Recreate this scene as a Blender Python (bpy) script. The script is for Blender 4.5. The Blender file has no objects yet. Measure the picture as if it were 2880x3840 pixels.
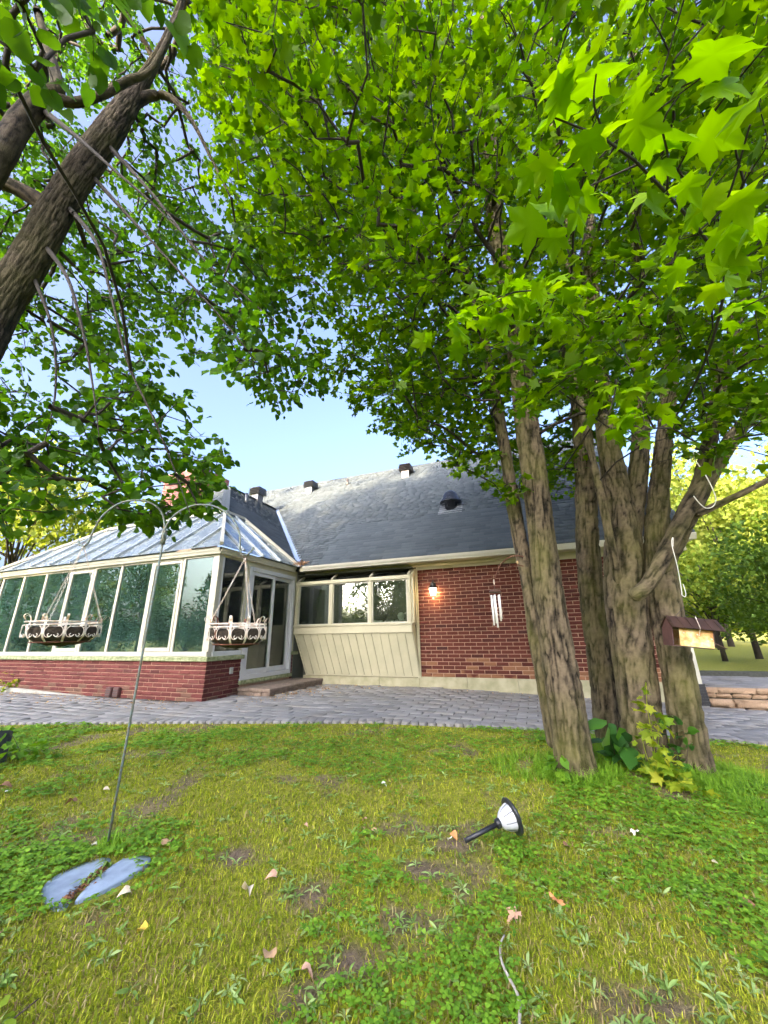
import bpy, math, random
import numpy as np
from mathutils import Vector, Matrix

random.seed(11)
RNG = np.random.default_rng(11)
scene = bpy.context.scene
COL = scene.collection
R = math.radians

# ---------------------------------------------------------------- camera
H_CAM = 1.06
PITCH = math.atan(468 / 1413)
ROLL = 0.0144
fwd = Vector((0, math.cos(PITCH), math.sin(PITCH)))
uh = Vector((0, -math.sin(PITCH), math.cos(PITCH)))
rh = Vector((1, 0, 0))
cr = rh * math.cos(ROLL) - uh * math.sin(ROLL)
cu = uh * math.cos(ROLL) + rh * math.sin(ROLL)
cd_ = bpy.data.cameras.new('camera')
cam = bpy.data.objects.new('camera', cd_)
COL.objects.link(cam)
m = Matrix((cr, cu, -fwd)).transposed().to_4x4()
m.translation = Vector((0, 0, H_CAM))
cam.matrix_world = m
cd_.sensor_fit = 'VERTICAL'
cd_.sensor_height = 36
cd_.sensor_width = 27
cd_.lens = 36 * 1413 / 3840
cd_.clip_start = 0.02
cd_.clip_end = 2000
scene.camera = cam

# ---------------------------------------------------------------- light: low sun from behind the camera, screened by trees there
SUN_AZ = 208          # degrees clockwise from +Y
SUN_EL = 14
sd = Vector((math.sin(R(SUN_AZ)) * math.cos(R(SUN_EL)), math.cos(R(SUN_AZ)) * math.cos(R(SUN_EL)), math.sin(R(SUN_EL))))
w = bpy.data.worlds.new('World')
scene.world = w
w.use_nodes = True
nt = w.node_tree
sky = nt.nodes.new('ShaderNodeTexSky')
sky.sky_type = 'NISHITA'
sky.sun_disc = False
sky.sun_elevation = R(SUN_EL)
sky.sun_rotation = R(SUN_AZ)
sky.air_density = 0.42
sky.dust_density = 10.0
sky.ozone_density = 3.2
bg = nt.nodes['Background']
bg.inputs['Strength'].default_value = 0.15
nt.links.new(sky.outputs[0], bg.inputs['Color'])
sl = bpy.data.lights.new('sun', 'SUN')
sl.energy = 2.2
sl.angle = R(0.5)
sl.color = (1.0, 0.84, 0.58)
so = bpy.data.objects.new('sun', sl)
COL.objects.link(so)
so.rotation_euler = sd.to_track_quat('Z', 'Y').to_euler()
vs = scene.view_settings
vs.view_transform = 'Standard'
vs.look = 'None'
vs.gamma = 1
vs.use_curve_mapping = False
vs.use_white_balance = True
vs.white_balance_temperature = 7300
vs.white_balance_tint = 12
vs.exposure = 3.5
cy = scene.cycles
cy.max_bounces = 7
cy.diffuse_bounces = 4
cy.glossy_bounces = 4
cy.transmission_bounces = 6
cy.transparent_max_bounces = 10
cy.adaptive_threshold = .03
cy.use_denoising = True
cy.caustics_reflective = False
cy.caustics_refractive = False

# ---------------------------------------------------------------- helpers
YAW = R(20.66)
HO = Vector((0.76, 8.832, 0))      # house origin: foot of the front wall beside the bay window
HX = Vector((math.cos(YAW), -math.sin(YAW), 0))
HY = Vector((math.sin(YAW), math.cos(YAW), 0))


def toloc(x, y):
    dx, dy = x - HO.x, y - HO.y
    return dx * HX.x + dy * HX.y, dx * HY.x + dy * HY.y


def wl(x, y, z=0.0):
    v = HO + HX * x + HY * y
    return Vector((v.x, v.y, z))


def ground(x, y):
    """ground height: level by the sunroom, falling gently to the right"""
    lx = (x - HO.x) * HX.x + (y - HO.y) * HX.y
    return -0.03 * np.clip(lx - 0.3, 0, 7)


def hash3(ix, iy, iz):
    n = (ix * 374761393 + iy * 668265263 + iz * 2147483647 * 3 + 1013904223) & 0xffffffff
    n = ((n ^ (n >> 13)) * 1274126177) & 0xffffffff
    n = (n ^ (n >> 16)) & 0xffff
    return n / 65535.0


def vnoise(x, y, z=0.0):
    x, y, z = np.broadcast_arrays(np.asarray(x, float), np.asarray(y, float), np.asarray(z, float))
    ix, iy, iz = (np.floor(v).astype(np.int64) for v in (x, y, z))
    fx, fy, fz = x - ix, y - iy, z - iz
    fx, fy, fz = (f * f * (3 - 2 * f) for f in (fx, fy, fz))
    r = 0
    for a in (0, 1):
        for b in (0, 1):
            for c in (0, 1):
                wgt = (fx if a else 1 - fx) * (fy if b else 1 - fy) * (fz if c else 1 - fz)
                r = r + wgt * hash3(ix + a, iy + b, iz + c)
    return r


def fbm(x, y, z=0.0, o=3):
    r, a, s = 0, 0.5, 0
    x, y, z = (np.asarray(v, float) for v in (x, y, z))
    for i in range(o):
        r = r + a * vnoise(x + 17.3 * i, y - 9.1 * i, z + 4.7 * i)
        s += a
        a *= .5
        x, y, z = x * 2, y * 2, z * 2
    return r / s


def link(o, parent=None):
    COL.objects.link(o)
    if parent is not None:
        o.parent = parent
    return o


def tag(o, label=None, cat=None, group=None, kind=None):
    if label:
        o['label'] = label
    if cat:
        o['category'] = cat
    if group:
        o['group'] = group
    if kind:
        o['kind'] = kind
    return o


def empty(name, loc=(0, 0, 0), rz=0.0, label=None, cat=None, group=None):
    o = bpy.data.objects.new(name, None)
    o.empty_display_size = .1
    o.location = loc
    o.rotation_euler = (0, 0, rz)
    link(o)
    return tag(o, label, cat, group)


def mesh_np(name, V, F, mat=None, smooth=False, attrs=None):
    """V (n,3), F (m,k) all polygons of one size; attrs: per-vertex floats"""
    me = bpy.data.meshes.new(name)
    V = np.ascontiguousarray(V, dtype=np.float32)
    F = np.ascontiguousarray(F, dtype=np.int32)
    k = F.shape[1]
    me.vertices.add(len(V))
    me.vertices.foreach_set('co', V.ravel())
    me.loops.add(F.size)
    me.loops.foreach_set('vertex_index', F.ravel())
    me.polygons.add(len(F))
    me.polygons.foreach_set('loop_start', np.arange(0, F.size, k, dtype=np.int32))
    if smooth:
        me.polygons.foreach_set('use_smooth', np.ones(len(F), dtype=bool))
    for an, av in (attrs or {}).items():
        a = me.attributes.new(an, 'FLOAT', 'POINT')
        a.data.foreach_set('value', np.ascontiguousarray(av, dtype=np.float32))
    me.update(calc_edges=True)
    if mat:
        me.materials.append(mat)
    return me


def ob(name, me, parent=None, loc=None, rot=None):
    o = bpy.data.objects.new(name, me)
    if loc is not None:
        o.location = loc
    if rot is not None:
        o.rotation_euler = rot
    return link(o, parent)


class MB:
    """collects boxes, tubes, prisms and lathes into one mesh"""
    def __init__(s):
        s.v, s.f = [], []

    def add(s, vs, fs):
        n = len(s.v)
        s.v += [tuple(v) for v in vs]
        s.f += [tuple(i + n for i in f) for f in fs]
        return s

    def box(s, x0, x1, y0, y1, z0, z1, b=0.0):
        if b:
            return s.bbox(x0, x1, y0, y1, z0, z1, b)
        vs = [(x, y, z) for z in (z0, z1) for y in (y0, y1) for x in (x0, x1)]
        return s.add(vs, [(0, 2, 3, 1), (4, 5, 7, 6), (0, 1, 5, 4), (2, 6, 7, 3), (0, 4, 6, 2), (1, 3, 7, 5)])

    def bbox(s, x0, x1, y0, y1, z0, z1, b):
        """box with chamfered edges"""
        lo, hi = (x0, y0, z0), (x1, y1, z1)
        vid, vs, fs = {}, [], []
        for sx in (0, 1):
            for sy in (0, 1):
                for sz in (0, 1):
                    for ax in range(3):
                        c = []
                        for d, sg in enumerate((sx, sy, sz)):
                            e = hi[d] if sg else lo[d]
                            if d != ax:
                                e += -b if sg else b
                            c.append(e)
                        vid[(sx, sy, sz, ax)] = len(vs)
                        vs.append(c)
        for ax in range(3):
            o1, o2 = [d for d in range(3) if d != ax]
            for sg in (0, 1):
                q = []
                for a, c in ((0, 0), (1, 0), (1, 1), (0, 1)):
                    k = [0, 0, 0]
                    k[ax], k[o1], k[o2] = sg, a, c
                    q.append(vid[(*k, ax)])
                fs.append(tuple(q))
            for a in (0, 1):
                for c in (0, 1):
                    k0, k1 = [0, 0, 0], [0, 0, 0]
                    k0[o1], k0[o2], k1[o1], k1[o2] = a, c, a, c
                    k1[ax] = 1
                    fs.append((vid[(*k0, o1)], vid[(*k1, o1)], vid[(*k1, o2)], vid[(*k0, o2)]))
        for sx in (0, 1):
            for sy in (0, 1):
                for sz in (0, 1):
                    fs.append(tuple(vid[(sx, sy, sz, a)] for a in range(3)))
        return s.add(vs, fs)

    def prism(s, poly, axis, a, b):
        """poly: 2-D outline; axis 'x': (y,z) extruded over x, 'y': (x,z), 'z': (x,y)"""
        def mk(p, t):
            return {'x': (t, p[0], p[1]), 'y': (p[0], t, p[1]), 'z': (p[0], p[1], t)}[axis]
        n = len(poly)
        vs = [mk(p, a) for p in poly] + [mk(p, b) for p in poly]
        fs = [tuple(range(n))[::-1], tuple(range(n, 2 * n))] + [(i, (i + 1) % n, n + (i + 1) % n, n + i) for i in range(n)]
        return s.add(vs, fs)

    def beam(s, p, q, wx, wz, up=(0, 0, 1)):
        """rectangular bar from p to q; wx across, wz along up"""
        p, q, up = Vector(p), Vector(q), Vector(up)
        d = (q - p).normalized()
        sx = d.cross(up).normalized() * (wx / 2)
        uz = sx.cross(d).normalized() * (wz / 2)
        vs = [c + a * sx + b * uz for c in (p, q) for a, b in ((-1, -1), (1, -1), (1, 1), (-1, 1))]
        return s.add(vs, [(3, 2, 1, 0), (4, 5, 6, 7), (0, 1, 5, 4), (1, 2, 6, 5), (2, 3, 7, 6), (3, 0, 4, 7)])

    def slab(s, pts, nrm, t):
        """polygon extruded by t along nrm"""
        pts = [Vector(p) for p in pts]
        nv = Vector(nrm).normalized() * t
        n = len(pts)
        vs = pts + [p + nv for p in pts]
        return s.add(vs, [tuple(range(n))[::-1], tuple(range(n, 2 * n))] + [(i, (i + 1) % n, n + (i + 1) % n, n + i) for i in range(n)])

    def tube(s, pts, r, n=8, closed=False, cap=True):
        pts = [Vector(p) for p in pts]
        rs = r if isinstance(r, (list, tuple)) else [r] * len(pts)
        k = len(pts)
        prev = None
        rings = []
        for i, p in enumerate(pts):
            if closed:
                d = pts[(i + 1) % k] - pts[i - 1]
            else:
                d = pts[min(i + 1, k - 1)] - pts[max(i - 1, 0)]
            d.normalize()
            if prev is None:
                ref = Vector((0, 0, 1)) if abs(d.z) < .9 else Vector((1, 0, 0))
                u = d.cross(ref).normalized()
            else:
                u = (prev - d * prev.dot(d)).normalized()
            prev = u
            v = d.cross(u)
            rings.append([p + (u * math.cos(2 * math.pi * j / n) + v * math.sin(2 * math.pi * j / n)) * rs[i] for j in range(n)])
        fs = []
        for i in range(k if closed else k - 1):
            a, b = i * n, ((i + 1) % k) * n
            fs += [(a + j, a + (j + 1) % n, b + (j + 1) % n, b + j) for j in range(n)]
        if cap and not closed:
            fs += [tuple(range(n))[::-1], tuple(range((k - 1) * n, k * n))]
        return s.add([v for rg in rings for v in rg], fs)

    def lathe(s, prof, n=24, c=(0, 0, 0), cap=True):
        """prof: (radius, z) from bottom to top"""
        vs, fs = [], []
        for r_, z in prof:
            vs += [(c[0] + r_ * math.cos(2 * math.pi * j / n), c[1] + r_ * math.sin(2 * math.pi * j / n), c[2] + z) for j in range(n)]
        for i in range(len(prof) - 1):
            a, b = i * n, (i + 1) * n
            fs += [(a + j, a + (j + 1) % n, b + (j + 1) % n, b + j) for j in range(n)]
        if cap:
            fs += [tuple(range(n))[::-1], tuple(range((len(prof) - 1) * n, len(prof) * n))]
        return s.add(vs, fs)

    def mesh(s, name, mat, smooth=False):
        me = bpy.data.meshes.new(name)
        me.from_pydata(s.v, [], s.f)
        if smooth:
            me.polygons.foreach_set('use_smooth', [True] * len(me.polygons))
        me.update()
        if mat:
            me.materials.append(mat)
        return me

    def build(s, name, mat, parent=None, smooth=False, loc=None, rot=None):
        return ob(name, s.mesh(name, mat, smooth), parent, loc, rot)


# ---------------------------------------------------------------- materials
def mat_base(name):
    mt = bpy.data.materials.new(name)
    mt.use_nodes = True
    t = mt.node_tree
    return mt, t, t.nodes['Principled BSDF']


def nd(t, typ, **kw):
    n = t.nodes.new(typ)
    for k, v in kw.items():
        if k in n.inputs:
            n.inputs[k].default_value = v
        else:
            setattr(n, k, v)
    return n


def ramp(t, fac, stops):
    r = t.nodes.new('ShaderNodeValToRGB')
    cr_ = r.color_ramp
    while len(cr_.elements) < len(stops):
        cr_.elements.new(.5)
    for e, (p, c) in zip(cr_.elements, stops):
        e.position = p
        e.color = (*c, 1)
    t.links.new(fac, r.inputs[0])
    return r.outputs[0]


def coords(t, scale=(1, 1, 1), kind='Object'):
    tc = t.nodes.new('ShaderNodeTexCoord')
    mp = t.nodes.new('ShaderNodeMapping')
    mp.inputs['Scale'].default_value = scale
    t.links.new(tc.outputs[kind], mp.inputs[0])
    return mp.outputs[0]


def noise(t, vec, scale, detail=4, rough=.55):
    n = nd(t, 'ShaderNodeTexNoise', Scale=scale, Detail=detail, Roughness=rough)
    t.links.new(vec, n.inputs['Vector'])
    return n.outputs['Fac']


def mixc(t, fac, a, b, mode='MIX'):
    m_ = t.nodes.new('ShaderNodeMix')
    m_.data_type = 'RGBA'
    m_.blend_type = mode
    for sock, v in ((m_.inputs[0], fac), (m_.inputs[6], a), (m_.inputs[7], b)):
        if hasattr(v, 'links'):
            t.links.new(v, sock)
        elif isinstance(v, (int, float)):
            sock.default_value = v
        else:
            sock.default_value = (*v, 1)
    return m_.outputs[2]


def mth(t, op, a, b=None, clamp=False):
    n = t.nodes.new('ShaderNodeMath')
    n.operation = op
    n.use_clamp = clamp
    for i, v in enumerate((a, b)):
        if v is None:
            continue
        if hasattr(v, 'links'):
            t.links.new(v, n.inputs[i])
        else:
            n.inputs[i].default_value = v
    return n.outputs[0]


def bump(t, bsdf, h, strength=.3, dist=.01):
    b = nd(t, 'ShaderNodeBump', Strength=strength, Distance=dist)
    t.links.new(h, b.inputs['Height'])
    t.links.new(b.outputs[0], bsdf.inputs['Normal'])


def var(t):
    """per-piece random 0..1: object random for single pieces, attribute for joined ones"""
    oi = t.nodes.new('ShaderNodeObjectInfo')
    at = nd(t, 'ShaderNodeAttribute', attribute_name='var')
    return mth(t, 'FRACT', mth(t, 'ADD', oi.outputs['Random'], at.outputs['Fac']))


def simple(name, col, rough=.5, metal=0.0, scale=8, amt=.25, bmp=.15, dark=None, kind='Object', spec=None):
    """plain paint / metal / wood colour with soft mottling and fine relief"""
    mt, t, b = mat_base(name)
    v = coords(t, kind=kind)
    f = noise(t, v, scale, 6)
    dk = dark or tuple(c * (1 - amt) for c in col)
    c = ramp(t, f, [(.3, dk), (.62, col)])
    t.links.new(c, b.inputs['Base Color'])
    b.inputs['Roughness'].default_value = rough
    b.inputs['Metallic'].default_value = metal
    if spec is not None:
        b.inputs['Specular IOR Level'].default_value = spec
    if bmp:
        bump(t, b, noise(t, v, scale * 9, 4), bmp, .004)
    return mt


def brick_mat(name, stops, pale=None):
    mt, t, b = mat_base(name)
    v = coords(t, kind='Generated')
    oi = t.nodes.new('ShaderNodeObjectInfo')
    geo = t.nodes.new('ShaderNodeNewGeometry')
    r = var(t)
    c = ramp(t, r, stops)
    n1 = noise(t, geo.outputs['Position'], 38, 5, .65)
    c = mixc(t, mth(t, 'MULTIPLY', n1, .7), c, tuple(x * .45 for x in stops[0][1]))
    if pale:
        zz = t.nodes.new('ShaderNodeSeparateXYZ')
        t.links.new(geo.outputs['Position'], zz.inputs[0])
        n2 = noise(t, geo.outputs['Position'], 3.1, 3)
        e_ = mth(t, 'ADD', mth(t, 'MULTIPLY', mth(t, 'SUBTRACT', pale[0], zz.outputs[2]), 1.6), mth(t, 'MULTIPLY', mth(t, 'SUBTRACT', r, .5), 1.1))
        e_ = mth(t, 'ADD', e_, mth(t, 'MULTIPLY', mth(t, 'SUBTRACT', n2, .5), .8))
        f = mth(t, 'MULTIPLY', mth(t, 'MULTIPLY', mth(t, 'SUBTRACT', e_, .32), 8.0, True), pale[2], True)
        f = mth(t, 'MULTIPLY', f, mth(t, 'GREATER_THAN', pale[0], zz.outputs[2]))
        c = mixc(t, f, c, pale[1])
    t.links.new(c, b.inputs['Base Color'])
    b.inputs['Roughness'].default_value = .88
    bump(t, b, noise(t, geo.outputs['Position'], 70, 5, .7), .6, .006)
    return mt


def leaf_mat(name, lo, mid, hi, trans=.5, gloss=.45, yellow=None):
    mt, t, b = mat_base(name)
    r = var(t)
    st = [(.0, lo), (.5, mid), (1.0, hi)]
    if yellow:
        st = [(.0, lo), (.45, mid), (.9, hi), (.97, yellow)]
    c = ramp(t, r, st)
    t.links.new(c, b.inputs['Base Color'])
    b.inputs['Roughness'].default_value = gloss
    b.inputs['Specular IOR Level'].default_value = .22
    tr = t.nodes.new('ShaderNodeBsdfTranslucent')
    tc = mixc(t, 1.0, c, (1.25, 1.25, .35), 'MULTIPLY')
    t.links.new(tc, tr.inputs['Color'])
    mx = t.nodes.new('ShaderNodeMixShader')
    mx.inputs[0].default_value = trans
    t.links.new(b.outputs[0], mx.inputs[1])
    t.links.new(tr.outputs[0], mx.inputs[2])
    t.links.new(mx.outputs[0], t.nodes['Material Output'].inputs['Surface'])
    return mt


def glass_mat(name, tint, ior=1.6, rough=.0, haze=0.0, film=(.55, .62, .6), gcol=(.95, 1, .99)):
    """window glass: clear tinted body, Fresnel reflection, diffuse haze painted as a film"""
    mt, t, b = mat_base(name)
    t.nodes.remove(b)
    tr = t.nodes.new('ShaderNodeBsdfTransparent')
    tr.inputs[0].default_value = (*tint, 1)
    gl = t.nodes.new('ShaderNodeBsdfGlossy')
    gl.inputs['Roughness'].default_value = rough
    gl.inputs['Color'].default_value = (*gcol, 1)
    fr = nd(t, 'ShaderNodeFresnel', IOR=ior)
    v = coords(t)
    bn = nd(t, 'ShaderNodeBump', Strength=.02, Distance=.02)
    t.links.new(noise(t, v, 2.5, 2), bn.inputs['Height'])
    t.links.new(bn.outputs[0], gl.inputs['Normal'])
    mx = t.nodes.new('ShaderNodeMixShader')
    t.links.new(fr.outputs[0], mx.inputs[0])
    t.links.new(tr.outputs[0], mx.inputs[1])
    t.links.new(gl.outputs[0], mx.inputs[2])
    out = mx.outputs[0]
    if haze:
        df = t.nodes.new('ShaderNodeBsdfDiffuse')
        df.inputs[0].default_value = (*film, 1)
        m2 = t.nodes.new('ShaderNodeMixShader')
        t.links.new(mth(t, 'MULTIPLY', noise(t, v, 3, 4), haze * 2), m2.inputs[0])
        t.links.new(out, m2.inputs[1])
        t.links.new(df.outputs[0], m2.inputs[2])
        out = m2.outputs[0]
    t.links.new(out, t.nodes['Material Output'].inputs['Surface'])
    return mt


M = {}
M['brick'] = brick_mat('wall brick', [(0, (.075, .012, .007)), (.25, (.115, .020, .010)), (.6, (.13, .025, .013)), (.92, (.16, .036, .02)), (1, (.055, .012, .010))], (.62, (.24, .115, .055), .8))
M['brick2'] = brick_mat('rock faced brick', [(0, (.11, .02, .018)), (.5, (.165, .034, .029)), (.85, (.20, .05, .042)), (1, (.09, .022, .02))], (.22, (.13, .07, .045), .8))
M['chbrick'] = brick_mat('chimney brick', [(0, (.28, .10, .09)), (.5, (.36, .14, .12)), (1, (.42, .19, .16))])
M['mortar'] = simple('mortar', (.44, .29, .20), .95, scale=20, amt=.25)
M['cream'] = simple('cream painted aluminium', (0.468, 0.438, 0.300), .42, scale=3, amt=.12, bmp=.03)
M['cream2'] = simple('cream siding', (0.444, 0.420, 0.288), .5, scale=2.5, amt=.14, bmp=.05)
M['trim'] = simple('ivory window frame', (0.480, 0.462, 0.372), .4, scale=4, amt=.12, bmp=.03)
M['white'] = simple('white vinyl', (0.558, 0.571, 0.585), .35, scale=4, amt=.06, bmp=.0)
M['gutter'] = simple('ivory gutter', (0.504, 0.492, 0.408), .38, scale=3, amt=.1, bmp=.02)
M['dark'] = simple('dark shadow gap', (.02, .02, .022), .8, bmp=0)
M['stone'] = simple('mossy sill stone', (.34, .36, .22), .9, scale=14, amt=.5, bmp=.7, dark=(.13, .17, .05))
M['found'] = simple('parged foundation', (.40, .37, .25), .9, scale=5, amt=.28, bmp=.5, dark=(.26, .26, .15))
M['concrete'] = simple('weathered concrete', (.46, .46, .40), .92, scale=9, amt=.35, bmp=.5)
M['step'] = simple('step stone', (.24, .18, .14), .92, scale=16, amt=.4, bmp=.8)
M['step2'] = simple('tan retaining block', (.42, .29, .19), .92, scale=16, amt=.4, bmp=.9)
M['metal'] = simple('galvanised flashing', (.42, .52, .66), .35, .6, scale=5, amt=.15)
M['vent'] = simple('brown roof vent', (.10, .085, .08), .35, .3, scale=6, amt=.3)
M['ventg'] = simple('grey roof vent', (.11, .12, .135), .32, .4, scale=6, amt=.3)
M['black'] = simple('black plastic', (.018, .02, .025), .35, bmp=.05)
M['iron'] = simple('verdigris iron', (.15, .22, .21), .6, .4, scale=60, amt=.5, dark=(.16, .11, .06), bmp=.3)
M['rust'] = simple('rusty iron', (.16, .06, .035), .8, .2, scale=40, amt=.6, bmp=.4)
M['whiteiron'] = simple('chipped white iron', (.80, .77, .70), .5, scale=34, amt=.3, dark=(.55, .32, .18), bmp=.3)
M['liner'] = simple('coco liner', (.055, .04, .025), .98, scale=60, amt=.7, bmp=1.0)
M['blind'] = simple('blind slat', (.74, .86, .70), .5, scale=3, amt=.1, bmp=0)
M['blindw'] = simple('pale blind slat', (.62, .80, .80), .5, scale=3, amt=.1, bmp=0)
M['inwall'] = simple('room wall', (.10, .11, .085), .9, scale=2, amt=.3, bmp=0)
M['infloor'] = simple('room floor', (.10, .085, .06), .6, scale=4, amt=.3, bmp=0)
M['glass'] = glass_mat('green tinted glass', (.30, .56, .47), 2.0, haze=.055, film=(.22, .46, .40), gcol=(.80, 1, .94))  # green haze painted over the panes to lift their dark look
M['glass2'] = glass_mat('clear window glass', (.84, .88, .80), 1.95, haze=.02)
M['roofglass'] = glass_mat('roof glazing', (.30, .36, .38), 1.9, .04, haze=.22)
M['leafdead'] = simple('dry leaf', (.52, .30, .16), .8, scale=20, amt=.5, bmp=.2)
def shingle_mat():
    mt, t, b = mat_base('asphalt shingle')
    geo = t.nodes.new('ShaderNodeNewGeometry')
    r = var(t)
    c = ramp(t, r, [(0, (.032, .046, .058)), (.5, (.050, .067, .083)), (.9, (.075, .096, .112)), (1, (.022, .03, .04))])
    n1 = noise(t, geo.outputs['Position'], .9, 4)
    c = mixc(t, mth(t, 'MULTIPLY', n1, .55), c, (.035, .042, .05))
    n2 = noise(t, geo.outputs['Position'], 160, 3, .8)
    c = mixc(t, mth(t, 'MULTIPLY', n2, .5), c, (.09, .11, .125))
    t.links.new(c, b.inputs['Base Color'])
    b.inputs['Roughness'].default_value = .85
    bump(t, b, n2, .5, .004)
    return mt


def paver_mat(name='grey paver', tones=((.19, .187, .183), (.245, .24, .235), (.30, .293, .285))):
    mt, t, b = mat_base(name)
    geo = t.nodes.new('ShaderNodeNewGeometry')
    r = var(t)
    c = ramp(t, r, [(0, tones[0]), (.5, tones[1]), (1, tones[2])])
    n1 = noise(t, geo.outputs['Position'], 1.7, 5, .6)
    c = mixc(t, ramp(t, n1, [(.48, (0, 0, 0)), (.72, (.6, .6, .6))]), c, (.22, .18, .13))
    n2 = noise(t, geo.outputs['Position'], 95, 4, .75)
    c = mixc(t, mth(t, 'MULTIPLY', n2, .45), c, (.16, .16, .15))
    t.links.new(c, b.inputs['Base Color'])
    b.inputs['Roughness'].default_value = .8
    bump(t, b, n2, .5, .004)
    return mt


M['shingle'] = shingle_mat()
M['paver'] = paver_mat()


def patch(x, y, f, s):
    return fbm(x * f + s, y * f - s, s * .37, 3)


def bare(x, y):
    """0..1: worn soil patches"""
    b = np.clip((patch(x, y, 2.6, 5.0) - .63) * 9, 0, .8)
    for cx, cy_, r_ in ((.36, 2.52, .17), (.20, 2.28, .16), (.1, 1.95, .17), (-.35, 2.1, .16), (-.78, 2.42, .15), (2.05, 3.2, .18), (-.15, 1.75, .14), (.9, 1.62, .12), (-.3, 1.62, .1)):
        b = np.maximum(b, np.clip(1.3 - np.hypot(x - cx, (y - cy_) * 1.2) / r_ + 1.2 * (fbm(x * 9, y * 9) - .5), 0, 1))
    return b


def lawn_mat():
    mt, t, b = mat_base('lawn soil and moss')
    geo = t.nodes.new('ShaderNodeNewGeometry')
    p = geo.outputs['Position']
    n1 = noise(t, p, 1.3, 5, .6)
    n2 = noise(t, p, 22, 5, .7)
    moss = ramp(t, n2, [(.3, (.14, .15, .015)), (.55, (.28, .28, .025)), (.75, (.38, .35, .05))])
    soil = ramp(t, n2, [(.3, (.085, .055, .034)), (.7, (.24, .17, .11))])
    at_ = nd(t, 'ShaderNodeAttribute', attribute_name='soil')
    c = mixc(t, at_.outputs['Fac'], moss, soil)
    t.links.new(c, b.inputs['Base Color'])
    b.inputs['Roughness'].default_value = .95
    bump(t, b, noise(t, p, 60, 5, .7), 1.0, .02)
    return mt


M['lawn'] = lawn_mat()


def pieces(parent, name, variants, T, limit, key, rest_name, mat, joined_attr=True):
    """T: list of 4x4 numpy matrices in the parent's space. The `limit` with the smallest key become objects, the rest one mesh."""
    T = np.asarray(T, float)
    if len(T) == 0:
        return
    order = np.argsort(key(T))
    rg = np.random.default_rng(len(T))
    mes = []
    for i, (V, F) in enumerate(variants):
        mes.append(mesh_np(name, V, F, mat))
    for q in order[:limit]:
        o = bpy.data.objects.new(name, mes[rg.integers(len(mes))])
        COL.objects.link(o)
        o.parent = parent
        o.matrix_local = Matrix(T[q].tolist())
    rest = order[limit:]
    if len(rest):
        Vs, Fs, A, n = [], [], [], 0
        pick = rg.integers(len(variants), size=len(rest))
        for i, (V, F) in enumerate(variants):
            sel = rest[pick == i]
            if len(sel) == 0:
                continue
            W_ = np.einsum('nij,vj->nvi', T[sel][:, :3, :3], V) + T[sel][:, None, :3, 3]
            Vs.append(W_.reshape(-1, 3))
            Fs.append((F[None] + (np.arange(len(sel)) * len(V))[:, None, None]).reshape(-1, F.shape[1]) + n)
            A.append(np.repeat(rg.random(len(sel)), len(V)))
            n += len(sel) * len(V)
        o = ob(rest_name, mesh_np(rest_name, np.concatenate(Vs), np.concatenate(Fs), mat, attrs={'var': np.concatenate(A)}), parent)
        o['kind'] = 'stuff'


def mat4(o, x, y, z):
    m_ = np.eye(4)
    m_[:3, 0], m_[:3, 1], m_[:3, 2], m_[:3, 3] = x, y, z, o
    return m_


def unit_block(bev, rough=0.0, nx=1, nz=1, seed=0, depth=1.0):
    """x 0..1, z 0..1 face at y=-1 (outward), back at y=0; chamfered rim (bev = (bx,bz,by))"""
    rg = np.random.default_rng(seed)
    bx, bz, by = bev
    V = [(0, 0, 0), (1, 0, 0), (1, 0, 1), (0, 0, 1), (0, -1 + by, 0), (1, -1 + by, 0), (1, -1 + by, 1), (0, -1 + by, 1)]
    F = [(0, 1, 5, 4), (1, 2, 6, 5), (2, 3, 7, 6), (3, 0, 4, 7)]
    xs = np.linspace(bx, 1 - bx, nx + 1)
    zs = np.linspace(bz, 1 - bz, nz + 1)
    g = {}
    for j, z in enumerate(zs):
        for i, x in enumerate(xs):
            g[i, j] = len(V)
            inner = 0 < i < nx or 0 < j < nz
            V.append((x, -1 + rg.uniform(-rough, rough) + (-.3 * rough if inner else .5 * rough), z))
    for j in range(nz):
        for i in range(nx):
            F.append((g[i, j], g[i + 1, j], g[i + 1, j + 1], g[i, j + 1]))
    # chamfer strips as quads (corner verts repeated along edges)
    def strip(idx, a, b):
        for k in range(len(idx) - 1):
            if k < (len(idx) - 1) / 2:
                F.append((a, b, idx[k + 1], idx[k]) if k == 0 else (a, idx[k + 1], idx[k], idx[k]) if False else (b, idx[k + 1], idx[k], b) if False else (idx[k], b, idx[k + 1], idx[k]))
            else:
                F.append((idx[k], b, idx[k + 1], idx[k]))
    sides = [([g[i, 0] for i in range(nx + 1)], 4, 5), ([g[nx, j] for j in range(nz + 1)], 5, 6),
             ([g[i, nz] for i in range(nx, -1, -1)], 6, 7), ([g[0, j] for j in range(nz, -1, -1)], 7, 4)]
    tris = []
    for idx, a, b in sides:
        h_ = (len(idx) - 1) // 2
        for k in range(len(idx) - 1):
            apex = a if k < h_ else b
            tris.append((apex, idx[k + 1], idx[k]))
        tris.append((a, b, idx[h_]))
    out = []
    for f in F:
        out += [(f[0], f[1], f[2]), (f[0], f[2], f[3])]
    out += tris
    return np.array(V, float), np.array(out, int)


BR = [unit_block((.018, .05, .35), .12, 2, 1, s) for s in range(4)]
BR2 = [unit_block((.02, .06, .5), .45, 4, 2, s + 9) for s in range(5)]


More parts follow.
